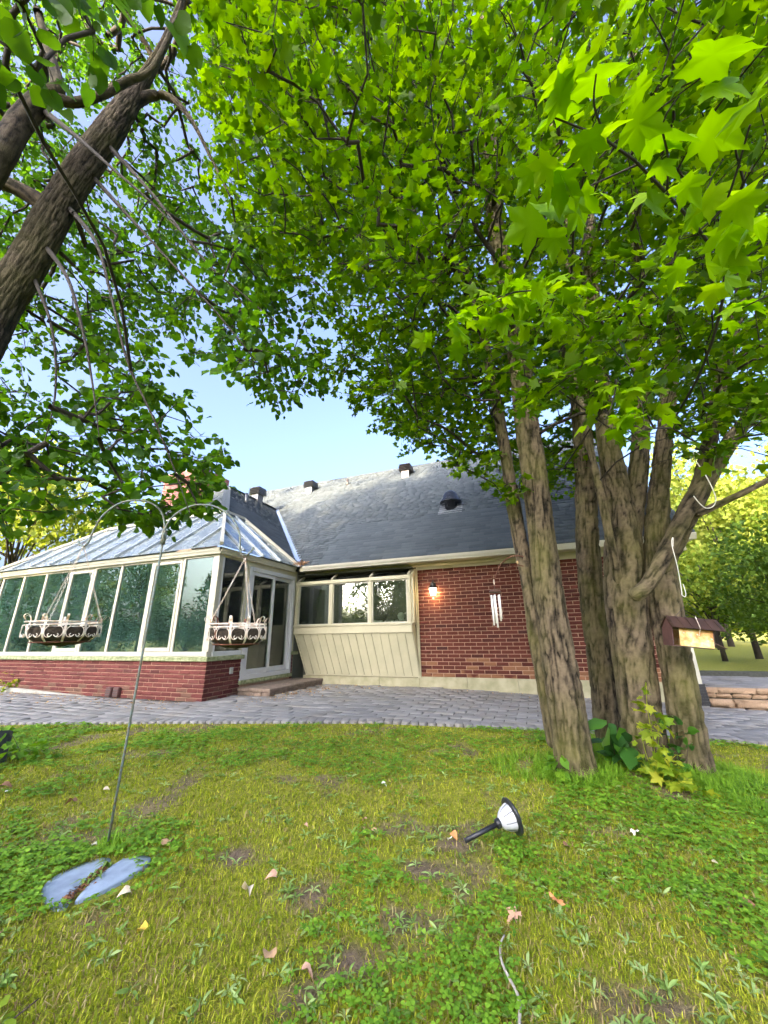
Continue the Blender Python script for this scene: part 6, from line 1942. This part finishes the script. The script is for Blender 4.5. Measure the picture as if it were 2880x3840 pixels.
NAMED = [(.709, 2.03, .075, 'orange', 'orange fallen maple leaf, the farther of the pair in front of the fallen light', True), (.53, 1.966, .085, 'pink', 'pinkish fallen maple leaf, the nearer of the pair in front of the fallen light', True),
         (1.53, 2.03, .09, 'brown', 'curled brown leaf at the right edge of the near lawn', False), (1.51, 1.93, .075, 'tan', 'tan leaf below the curled one at the right edge', False),
         (1.441, 2.674, .06, 'white', 'white curled leaf to the right of the fallen light', True), (-.929, 1.85, .055, 'yellow', 'yellow leaf in the grass near the split blue disc', False),
         (-.632, 2.093, .075, 'pale', 'large pale dry leaf right of the split blue disc', False), (-.52, 2.18, .06, 'pink', 'pinkish leaf just behind the large pale one', False),
         (-.05, 3.35, .06, 'white', 'small white leaf standing in the middle of the lawn', False), (-.1, 2.62, .06, 'tan', 'tan leaf in the clover left of the fallen light', False),
         (-.42, 1.72, .075, 'tan', 'rolled tan leaf on the bare patch in the near lawn', False), (-.3, 1.68, .06, 'pink', 'pinkish leaf lying beside the bare patch in the near lawn', False),
         (-1.62, 1.72, .07, 'pale', 'pale leaf at the left edge of the near lawn', False), (-1.0, 1.36, .09, 'tan', 'long tan leaf at the bottom left corner', False),
         (-2.9, 3.3, .10, 'brown', 'brown leaf beside the rock at the left edge', False), (-2.75, 3.2, .06, 'white', 'white scrap of leaf beside the rock at the left edge', False),
         (-2.1, 3.0, .08, 'brown', 'brown leaf in the grass left of the pole', False), (.36, 2.62, .06, 'orange', 'orange leaf on the soil behind the fallen light stake', False),
         (-1.20, 2.44, .10, 'tan', 'curled tan leaf resting behind the right half of the blue disc', False), (-1.12, 2.06, .06, 'pale', 'pale leaf at the front edge of the blue disc', False),
         (.05, 1.4, .05, 'pink', 'small pinkish leaf at the bottom of the near lawn', False)]
for x, y, s, tn, lb, mp_ in NAMED:
    fallen(x, y, s, tn, lb, mp_, random.uniform(.1, .4))
for i in range(26):
    q = lawn_points(1, ymin=1.7, ymax=5.0, power=1.0)[0]
    fallen(q[0], q[1], random.uniform(.03, .06), random.choice(['tan', 'pink', 'pale', 'brown', 'brown', 'tan', 'white']), None)

# ================================================================ SHEPHERD HOOK WITH TWO BASKETS
hk = empty('shepherd_hook', (-1.49, 2.44, 0), 0, 'tall double shepherd hook with peeling green paint on the lawn', 'plant hook')
pb = Vector((0, 0, 0))
MB().tube([(.0, .0, -.1), (.005, 0, .5), (.012, -.005, 1.1), (.026, -.02, 1.70)], .0066, 10).build('pole', M['iron'], hk, True)
MB().tube([(.024, -.02, 1.66), (.027, -.02, 1.745)], .016, 10).build('collar', M['iron'], hk, True)


def arc(pts, n=30):
    return [tuple(p[:3]) for p in spline([(*p, 0) for p in pts], n)]


MB().tube(arc([(.020, -.03, 1.70), (.02, -.03, 1.80), (-.03, -.03, 1.90), (-.14, -.03, 1.962), (-.29, -.03, 1.955), (-.40, -.03, 1.87), (-.445, -.03, 1.76), (-.455, -.03, 1.69), (-.475, -.03, 1.652), (-.51, -.03, 1.657), (-.53, -.03, 1.69)]), .0066, 9).build('hook_arm', M['iron'], hk, True)
MB().tube(arc([(.032, -.03, 1.70), (.035, -.03, 1.78), (.09, -.03, 1.87), (.20, -.03, 1.925), (.33, -.03, 1.92), (.45, -.03, 1.85), (.525, -.03, 1.74), (.545, -.03, 1.63), (.555, -.03, 1.585), (.585, -.03, 1.572), (.62, -.03, 1.60), (.635, -.03, 1.63)]), .0066, 9).build('hook_arm', M['iron'], hk, True)


def scroll_unit(mat):
    mb_ = MB()
    pts = []
    for i in range(26):
        t = i / 33
        a = -2.6 + 5.2 * t
        r_ = .024
        pts.append((r_ * math.cos(a) * .9, 0, r_ * math.sin(a) * 1.25))
    def curl(cx, cz, a0, s):
        q = []
        for i in range(14):
            t = i / 13
            a = a0 + s * t * 4.4
            r_ = .013 * (1 - .6 * t)
            q.append((cx + r_ * math.cos(a), 0, cz + r_ * math.sin(a)))
        return q
    mb_.tube(pts, .0022, 5)
    e0, e1 = pts[0], pts[-1]
    mb_.tube(curl(e0[0] + .013, e0[2], math.pi, 1), .0022, 5)
    mb_.tube(curl(e1[0] + .013, e1[2], math.pi, -1), .0022, 5)
    return mb_.mesh('scroll', mat, True)


SCR = scroll_unit(M['whiteiron'])
LINK = MB().tube([(.004 * math.cos(a), 0, .0085 * math.sin(a)) for a in np.linspace(0, 2 * math.pi, 10, endpoint=False)], .0013, 4, closed=True).mesh('chain_link', M['whiteiron'], True)


def basket(x, y, ztop, zrim, r_, label, rz):
    b = empty('hanging_basket', (x, y, zrim), rz, label, 'hanging basket', 'scrolled iron baskets on the double hook')
    rim = MB()
    rim.tube([(r_ * math.cos(a), r_ * math.sin(a), 0) for a in np.linspace(0, 2 * math.pi, 32, endpoint=False)], .004, 6, closed=True)
    rim.tube([(r_ * math.cos(a), r_ * math.sin(a), -.018) for a in np.linspace(0, 2 * math.pi, 32, endpoint=False)], .0028, 6, closed=True)
    rim.build('rim', M['whiteiron'], b, True)
    rb = r_ * .78
    br = MB()
    br.tube([(rb * math.cos(a), rb * math.sin(a), -.115) for a in np.linspace(0, 2 * math.pi, 32, endpoint=False)], .0045, 6, closed=True)
    br.build('base_ring', M['rust'], b, True)
    n_ = 12
    rib = MB()
    prof = [(r_ * 1.14, .012), (r_ * 1.20, .030), (r_ * 1.13, .042), (r_ * 1.03, .030), (r_ * .99, .005), (r_ * 1.02, -.03), (r_ * 1.04, -.06), (r_ * .96, -.09), (rb, -.115)]
    pp = spline([(p_, 0, q_, 0) for p_, q_ in prof], 30)
    for i in range(len(pp) - 1):
        rib.add([(pp[i][0], -.0055, pp[i][2]), (pp[i][0], .0055, pp[i][2]), (pp[i + 1][0], .0055, pp[i + 1][2]), (pp[i + 1][0], -.0055, pp[i + 1][2])], [(0, 1, 2, 3)])
    ribm = rib.mesh('rib', M['whiteiron'])
    ribr = ribm.copy()
    ribr.materials.clear()
    ribr.materials.append(M['rust'])
    for k in range(n_):
        ob('rib', ribr if k % 5 == 2 else ribm, b, (0, 0, 0), (0, 0, 2 * math.pi * k / n_))
        for sg in (-1, 1):
            a = 2 * math.pi * (k + .5) / n_ + sg * .118
            o = ob('scroll', SCR, b, (r_ * 1.02 * math.cos(a), r_ * 1.02 * math.sin(a), -.058), (0, 0, a + math.pi / 2))
            o.scale = (sg * (r_ / .19), 1, 1)
    ln = MB()
    V = []
    ln.lathe([(.0, -.135), (rb * .5, -.13), (rb * .92, -.112), (r_ * .93, -.08), (r_ * .95, -.045), (r_ * .9, -.028), (r_ * .5, -.038), (0, -.036)], 30, cap=False)
    lo = ln.build('coco_liner', M['liner'], b, True)
    for v in lo.data.vertices:
        f = 1 + random.gauss(0, .03)
        v.co.x *= f
        v.co.y *= f
        v.co.z += random.gauss(0, .004)
    top = Vector((0, 0, ztop - zrim))
    for k in range(3):
        a = 2 * math.pi * k / 3 + .6
        e = Vector((r_ * math.cos(a), r_ * math.sin(a), .002))
        ch_ = MB()
        L_ = (top - e).length
        q = (top - e).to_track_quat('Z', 'Y').to_matrix()
        m_ = int(L_ / .0145)
        lv = [Vector(v.co) for v in LINK.vertices]
        lf = [tuple(p.vertices) for p in LINK.polygons]
        for i in range(m_):
            c = e.lerp(top, (i + .5) / m_)
            rot = q @ Matrix.Rotation(math.pi / 2 * (i % 2) + .4, 3, 'Z')
            ch_.add([c + rot @ v for v in lv], lf)
        ch_.build('chain', M['whiteiron'], b, True)
    MB().tube([top + Vector((.010 * math.cos(a), 0, .012 * math.sin(a) + .01)) for a in np.linspace(0, 2 * math.pi, 14, endpoint=False)], .002, 5, closed=True).build('hanging_ring', M['rust'], b, True)
    return b


basket(-1.975, 2.41, 1.655, 1.172, .185, 'white scrolled basket on the left arm of the hook, in front of the window panes', .2)
basket(-.905, 2.41, 1.555, 1.145, .165, 'white scrolled basket on the right arm of the hook, in front of the sliding door', .65)

# split blue-grey disc  round the foot of the pole
disc = empty('tree_ring_mat', (-1.36, 2.15, -.012), 0, 'split blue-grey rubber disc lying in the grass at the foot of the pole', 'garden disc')
M['blue'] = simple('blue grey rubber', (.25, .33, .43), .75, scale=11, amt=.4, bmp=.25, dark=(.15, .20, .27))


def disc_half(pts, z, nm):
    c = Vector((sum(p[0] for p in pts) / len(pts), sum(p[1] for p in pts) / len(pts), 0))
    q = spline([(*p, 0, 0) for p in pts + [pts[0]]], 40)[:-1]
    n_ = len(q)
    vs, fs = [], []
    for k, (s, dz) in enumerate(((1.0, -.03), (1.0, .0), (.985, .005), (.75, .006), (.4, .007))):
        for p in q:
            x_, y_ = c.x + (p[0] - c.x) * s, c.y + (p[1] - c.y) * s
            vs.append((x_, y_, z + dz + .003 * math.sin(x_ * 22) * math.cos(y_ * 17) + .0))
    vs.append((c.x, c.y, z + .008))
    for k in range(4):
        for j in range(n_):
            fs.append((k * n_ + j, k * n_ + (j + 1) % n_, (k + 1) * n_ + (j + 1) % n_, (k + 1) * n_ + j))
    for j in range(n_):
        fs.append((4 * n_ + j, 4 * n_ + (j + 1) % n_, 5 * n_))
    MB().add(vs, fs).build(nm, M['blue'], disc, True)


disc.scale = (.88, .88, 1)
disc_half([(-.09, .22), (-.17, .17), (-.22, .07), (-.21, -.04), (-.14, -.12), (-.04, -.20), (.03, -.20), (-.02, -.06), (-.03, .08), (-.03, .2)], .03, 'disc_half')
disc_half([(.035, .20), (.12, .225), (.20, .19), (.21, .10), (.17, .0), (.13, -.08), (.08, -.14), (.045, -.16), (.02, -.02), (.02, .1)], .036, 'disc_half')
ch = MB()
for k in range(160):
    t = random.random()
    p = Vector((-.0 + .0 * t + random.gauss(0, .012) + .01 * (1 - t), -.2 + .3 * t, .045))
    a = random.uniform(0, 6.28)
    l_ = random.uniform(.006, .018)
    d = Vector((math.cos(a), math.sin(a), random.uniform(-.3, .3))) * l_
    s = Vector((-d.y, d.x, 0)) * .3
    ch.add([p - d, p + s, p + d, p - s + Vector((0, 0, .005))], [(0, 1, 2), (0, 2, 3)])
ch.build('bark_mulch', simple('bark mulch', (.20, .085, .04), .9, scale=40, amt=.5), disc)['kind'] = 'stuff'
bv_ = [Vector((random.gauss(.0, .012), .0 + random.uniform(-.05, .2), .03)) for _ in range(16)]
gb_ = MB()
for p in bv_:
    a = random.uniform(-2.6, -.6)
    d = Vector((math.cos(a), math.sin(a), 0)) * random.uniform(.04, .1)
    s = Vector((-d.y, d.x, 0)).normalized() * .007
    gb_.add([p - s, p + s, p + d * .5 + s + Vector((0, 0, .03)), p + d * .5 - s + Vector((0, 0, .03)), p + d + Vector((0, 0, .02))], [(0, 1, 2, 3), (3, 2, 4)])
gb_.build('grass_tuft', M['weed'], disc)

# ================================================================ FALLEN PATH LIGHT
lt = empty('path_light', (.44, 2.47, .03), 0, 'toppled black garden path light with a ribbed white shade', 'garden light')
ax_ = Vector((.30, .075, .085)).normalized()
lt.scale = (.74, .74, .74)
lt.rotation_mode = 'QUATERNION'
lt.rotation_quaternion = ax_.to_track_quat('Z', 'Y')
MB().tube([(0, 0, -.05), (0, 0, .235)], .0165, 16).build('stake', M['black'], lt, True)
MB().lathe([(.02, .215), (.032, .222), (.034, .24), (.03, .252)], 20).build('collar', M['black'], lt, True)
sh_ = MB()
n_ = 48
prof = [(.032, .25), (.058, .275), (.076, .305), (.086, .335), (.089, .35)]
for r0, z0 in prof:
    for j in range(n_):
        a = 2 * math.pi * j / n_
        rr = r0 * (1 - (.05 if j % 6 == 0 else 0))
        sh_.v.append((rr * math.cos(a), rr * math.sin(a), z0))
for i in range(len(prof) - 1):
    for j in range(n_):
        sh_.f.append((i * n_ + j, i * n_ + (j + 1) % n_, (i + 1) * n_ + (j + 1) % n_, (i + 1) * n_ + j))
wm, wt, wb = mat_base('frosted white shade')
wb.inputs['Base Color'].default_value = (.46, .48, .52, 1)
wb.inputs['Roughness'].default_value = .35
wb.inputs['Subsurface Weight'].default_value = .0
sh_.build('shade', wm, lt, True)
for j in range(8):
    a = 2 * math.pi * j / 8
    MB().tube([(r0 * .985 * math.cos(a), r0 * .985 * math.sin(a), z0) for r0, z0 in prof[1:]], .0022, 4).build('shade_rib', M['ventg'], lt)
MB().lathe([(.088, .348), (.118, .352), (.122, .360), (.116, .372), (.09, .385), (.04, .392), (.0, .393)], 32).build('cap', M['black'], lt, True)

# ================================================================ WIND CHIME ON ITS BRACKET
br_ = empty('wall_bracket', (1.36, 3.82, 1.80), 0, 'curved rusty iron bracket arching out from the maple trunk', 'bracket')
MB().tube(arc([(.08, .0, .02), (.0, .0, .03), (-.08, .0, .02), (-.17, .0, -.05), (-.225, 0, -.14), (-.25, 0, -.19), (-.272, 0, -.20), (-.285, 0, -.175)]), .0065, 8).build('arm', M['rust'], br_, True)
MB().tube(arc([(.06, .0, -.08), (-.02, 0, -.065), (-.07, 0, -.085), (-.10, 0, -.10), (-.12, 0, -.085), (-.11, 0, -.065)]), .005, 7).build('scroll', M['rust'], br_, True)
MB().lathe([(.0, -.012), (.012, 0), (.008, .018), (0, .03)], 10, (-.005, 0, -.045)).build('finial', simple('tan knob', (.45, .30, .14), .6), br_, True)
wc = empty('wind_chime', (1.095, 3.82, 1.47), 0, 'wind chime of white tubes hanging from the bracket on the maple', 'wind chime')
MB().lathe([(.0, -.006), (.056, -.006), (.06, .0), (.05, .012), (.02, .02), (0, .02)], 24).build('top_disc', simple('dark wood', (.075, .03, .018), .5), wc, True)
MB().tube([(0, 0, .02), (0, 0, .07)], .002, 5).build('cord', M['black'], wc)
MB().tube([(0.004 * math.cos(a), 0, .10 + .028 * math.sin(a)) for a in np.linspace(0, 6.283, 14, endpoint=False)], .0025, 5, closed=True).build('clip', M['whiteiron'], wc, True)
TUBE = simple('white chime tube', (.86, .86, .84), .25, .1, scale=20, amt=.06, bmp=0)
for k, l_ in enumerate((.25, .27, .29, .31, .23)):
    a = 2 * math.pi * k / 5 + .5
    MB().tube([(.04 * math.cos(a), .04 * math.sin(a), -.03), (.04 * math.cos(a), .04 * math.sin(a), -.03 - l_)], .0085, 12).build('chime_tube', TUBE, wc, True)
MB().tube([(.0, 0, -.005), (0, 0, -.22)], .001, 4).build('cord', M['black'], wc)
MB().tube([(.012 + .028 * math.cos(a), -.045, -.19 + .038 * math.sin(a)) for a in np.linspace(0, 6.283, 8, endpoint=False)], .002, 5, closed=True).build('clapper_ring', M['whiteiron'], wc, True)

# ================================================================ BIRD FEEDER AND HOOKS
bf_ = empty('bird_feeder', (2.47, 3.24, 1.02), R(-6), 'rusty metal house-shaped bird feeder hanging beside the right-hand maple', 'bird feeder')
bf_.rotation_euler = (0, R(7), R(-14))
bf_.scale = (.84, .84, .84)
rm_, rt_, rb_ = mat_base('rust stained sheet metal')
v = coords(rt_)
c = ramp(rt_, noise(rt_, v, 9, 6, .65), [(.38, (.62, .56, .33)), (.5, (.58, .38, .14)), (.64, (.40, .17, .045))])
rt_.links.new(c, rb_.inputs['Base Color'])
rb_.inputs['Roughness'].default_value = .6
rf_ = simple('red brown painted metal', (.055, .026, .018), .5, scale=12, amt=.5)
rp_ = simple('faded maroon metal', (.12, .05, .045), .55, scale=10, amt=.4)
MB().bbox(-.125, .145, -.105, -.098, -.085, .075, .002).build('front_panel', rm_, bf_)
MB().bbox(-.125, .145, .098, .105, -.085, .075, .002).build('back_panel', rm_, bf_)
MB().prism([(-.11, -.09), (.11, -.09), (.11, .075), (.0, .17), (-.11, .075)], 'x', -.185, -.178).build('gable_end', rp_, bf_)
MB().prism([(-.10, -.06), (.10, -.06), (.10, .075), (.0, .16), (-.10, .075)], 'x', .148, .155).build('gable_end', rp_, bf_)
MB().box(-.18, .145, -.095, .095, -.09, -.082).build('floor_tray', rp_, bf_)
for sg in (-1, 1):
    rr = MB()
    rr.slab([(-.19, 0, .185), (.235, 0, .185), (.235, sg * .15, .075), (-.19, sg * .15, .075)], (0, sg * .6, .8), .005)
    for k in range(6):
        x_ = -.17 + k * .075
        rr.beam((x_, sg * .004, .19), (x_, sg * .15, .082), .008, .008, (0, sg * .6, .8))
    rr.build('roof_panel', rf_, bf_)
MB().slab([(.15, -.09, -.03), (.25, -.10, -.075), (.25, .07, -.075), (.15, .07, -.03)], (.3, 0, 1), .004).build('perch_flap', rp_, bf_)
MB().tube([(-.1, -.0, .19), (.02, 0, .33), (.12, 0, .195)], .0025, 5).build('hanger_wire', M['black'], bf_)
MB().tube([(.06, -.02, .20), (.03, -.152, .085), (.03, -.112, .02)], .0032, 6).build('latch_wire', M['whiteiron'], bf_)
for xx, zz in ((-.09, .035), (.10, -.02), (.02, .03), (.13, .0)):
    MB().lathe([(.0, 0), (.007, .0), (.005, .003), (0, .004)], 10).build('rivet', M['whiteiron'], bf_, True, loc=(xx, -.106, zz), rot=(R(90), 0, 0))
HW = simple('white coated hook', (.82, .80, .74), .35, scale=30, amt=.15, bmp=0)
h1 = MB().tube(arc([(2.535, 3.25, 1.78), (2.555, 3.25, 1.86), (2.53, 3.25, 1.80), (2.528, 3.25, 1.6), (2.512, 3.25, 1.40), (2.505, 3.25, 1.36), (2.525, 3.25, 1.345), (2.54, 3.25, 1.37), (2.538, 3.25, 1.45)], 40), .0030, 7)
h1 = h1.build('feeder_hook', HW, None, True)
tag(h1, 'slim white hook holding the bird feeder', 'hook', 'white metal hooks in the maple')
h2 = MB().tube(arc([(2.975, 3.2, 2.63), (2.93, 3.2, 2.68), (2.91, 3.2, 2.60), (2.964, 3.2, 2.437), (2.995, 3.2, 2.24), (2.965, 3.2, 2.145), (2.89, 3.2, 2.11), (2.84, 3.2, 2.15), (2.80, 3.2, 2.23)], 44), .0042, 8)
h2 = h2.build('metal_hook', HW, None, True)
tag(h2, 'large empty white hook hanging on the right-hand limb', 'hook', 'white metal hooks in the maple')


# ================================================================ SMALL PLANTS
def plant(name, label, cat, base, stems_, leaf_n, unit_o, size, mat, seed, spread, group=None, droop=.3):
    rg = np.random.default_rng(seed)
    t_ = empty(name, base, 0, label, cat, group)
    mes = [mesh_np('leaf', *leaf_unit(unit_o, .4, .25, s + seed, .02), mat, True) for s in range(3)]
    pts = []
    for st in stems_:
        sp_ = spline([(*p, 0) for p in st], 14)[:, :3]
        MB().tube([tuple(p) for p in sp_], [.0035 - .0018 * i / 13 for i in range(14)], 5).build('stem', M['sapling'] if 'sap' in name else M['twig'], t_, True)
        pts.append(sp_[3:])
    pts = np.concatenate(pts)
    for i in range(leaf_n):
        a = pts[rg.integers(len(pts))]
        d = np.array([rg.normal(), rg.normal() - .35, rg.normal(.1, .4) - droop])
        d /= np.linalg.norm(d)
        b = a + d * rg.uniform(.2, 1) * spread
        Fm = leaf_frames(d[None], .5, rg)[0] * (size * rg.uniform(.6, 1.25))
        m_ = np.eye(4)
        m_[:3, :3] = Fm
        m_[:3, 3] = b
        o = bpy.data.objects.new('leaf', mes[i % 3])
        COL.objects.link(o)
        o.parent = t_
        o.matrix_local = Matrix(m_.tolist())
    return t_


plant('maple_sapling', 'yellow-green maple seedling growing at the foot of the maples', 'seedling', (2.02, 3.33, .0),
      [[(0, 0, 0), (.02, -.02, .25), (.03, -.02, .5), (.06, -.02, .66)], [(0, 0, 0), (-.06, -.03, .2), (-.07, -.04, .38)], [(.02, -.02, 0), (.06, -.06, .12), (.12, -.10, .2)], [(.04, -.04, 0), (.12, -.14, .05), (.17, -.2, .06)], [(0, 0, .0), (.05, -.05, .3), (.1, -.05, .42)]],
      92, MAPLE_D, .074, M['sapling'], 3, .06)
plant('broadleaf_plant', 'dark green broad-leaved plant between the maple trunks', 'plant', (1.93, 3.66, .0),
      [[(0, 0, 0), (-.03, 0, .15), (-.06, -.02, .26)], [(0, 0, 0), (.05, -.05, .12), (.08, -.1, .2)], [(0, 0, 0), (.0, .05, .2), (.02, .08, .36)]], 22, OVAL_S * np.array([1.1, 1]), .20, M['hosta'], 5, .05, None, .2)
plant('ivy_plant', 'small ivy-like vine climbing between the two right-hand trunks', 'plant', (2.36, 3.52, .0),
      [[(0, 0, 0), (-.02, 0, .2), (-.05, .02, .42)], [(0, 0, 0), (.05, -.03, .15), (.06, -.02, .3)]], 30, LINDEN_S, .065, M['hosta'], 6, .05)
plant('weed_plant', 'leafy weed on the left side of the thick maple trunk', 'plant', (1.33, 3.5, .0),
      [[(0, 0, 0), (-.03, 0, .08), (-.08, -.02, .13)], [(0, 0, 0), (.02, -.03, .1), (.03, -.04, .16)]], 16, OVAL_S * np.array([1.3, 1]), .085, M['clover'], 7, .05)
plant('wall_weed', 'yellow-green weed growing at the foot of the sunroom wall', 'plant', tuple(wl(-8.75, -3.05, .05)),
      [[(0, 0, 0), (.05, 0, .2), (.08, 0, .42)], [(0, 0, 0), (.2, 0, .12), (.34, 0, .2)], [(0, 0, 0), (-.12, 0, .12), (-.25, 0, .28)], [(.1, 0, 0), (.2, 0, .25), (.2, 0, .36)]], 44, OVAL_S * np.array([1.2, 1]), .10, M['sapling'], 8, .08)
plant('rock_plant', 'green creeping plant spilling over the rock at the left edge', 'plant', (-3.62, 4.0, .0),
      [[(-.3, .1, .1), (-.1, 0, .3), (.1, -.05, .28), (.3, -.1, .12)], [(-.3, 0, .3), (-.2, -.1, .34), (.0, -.2, .2)], [(-.2, -.1, .2), (.1, -.3, .1), (.25, -.4, .05)], [(.1, .1, .1), (.3, .1, .1), (.45, 0, .06)]], 170, OVAL_S * np.array([1.3, 1]), .075, M['clover'], 9, .10)
plant('clump_plant', 'heart-leaved lime green weed in the bottom left corner', 'plant', (-1.15, 1.42, .0),
      [[(0, 0, 0), (.02, .03, .04)], [(0, 0, 0), (-.06, .08, .05)], [(0, 0, 0), (.1, .1, .05)]], 20, LINDEN_S, .05, M['sapling'], 10, .10)

# dark rock at the left edge
rk = MB()
nA, nB = 26, 14
for i in range(nB + 1):
    ph = math.pi * i / nB
    for j in range(nA):
        th = 2 * math.pi * j / nA
        d = np.array([math.sin(ph) * math.cos(th), math.sin(ph) * math.sin(th), math.cos(ph)])
        r_ = 1 + .5 * (float(fbm(d[0] * 1.7 + 3, d[1] * 1.7, d[2] * 1.7, 3)) - .5)
        b_ = np.sign(d) * np.abs(d) ** .65
        rk.v.append(tuple(b_ * r_ * np.array([.34, .30, .26])))
for i in range(nB):
    for j in range(nA):
        rk.f.append((i * nA + j, (i + 1) * nA + j, (i + 1) * nA + (j + 1) % nA, i * nA + (j + 1) % nA))
ro = rk.build('garden_rock', simple('dark grey rock', (.10, .105, .11), .9, scale=9, amt=.5, bmp=.9), None, False, loc=(-3.84, 3.78, .09))
tag(ro, 'dark grey boulder half in frame at the left edge of the lawn', 'rock')

# curved grey stick near the bottom
sk = MB().tube([(p[0], p[1], float(lawn_z(p[0], p[1])) + .03) for p in spline([(.43, 1.85, 0, 0), (.40, 1.80, 0, 0), (.385, 1.72, 0, 0), (.40, 1.6, 0, 0), (.37, 1.5, 0, 0), (.365, 1.40, 0, 0), (.36, 1.28, 0, 0)], 30)], [.0052 - .002 * abs(i - 15) / 15 for i in range(30)], 8)
so_ = sk.build('fallen_stick', simple('grey weathered stick', (.45, .40, .34), .9, scale=30, amt=.4, bmp=.5), None, True)
tag(so_, 'bent grey stick lying on the lawn at the bottom edge', 'stick')
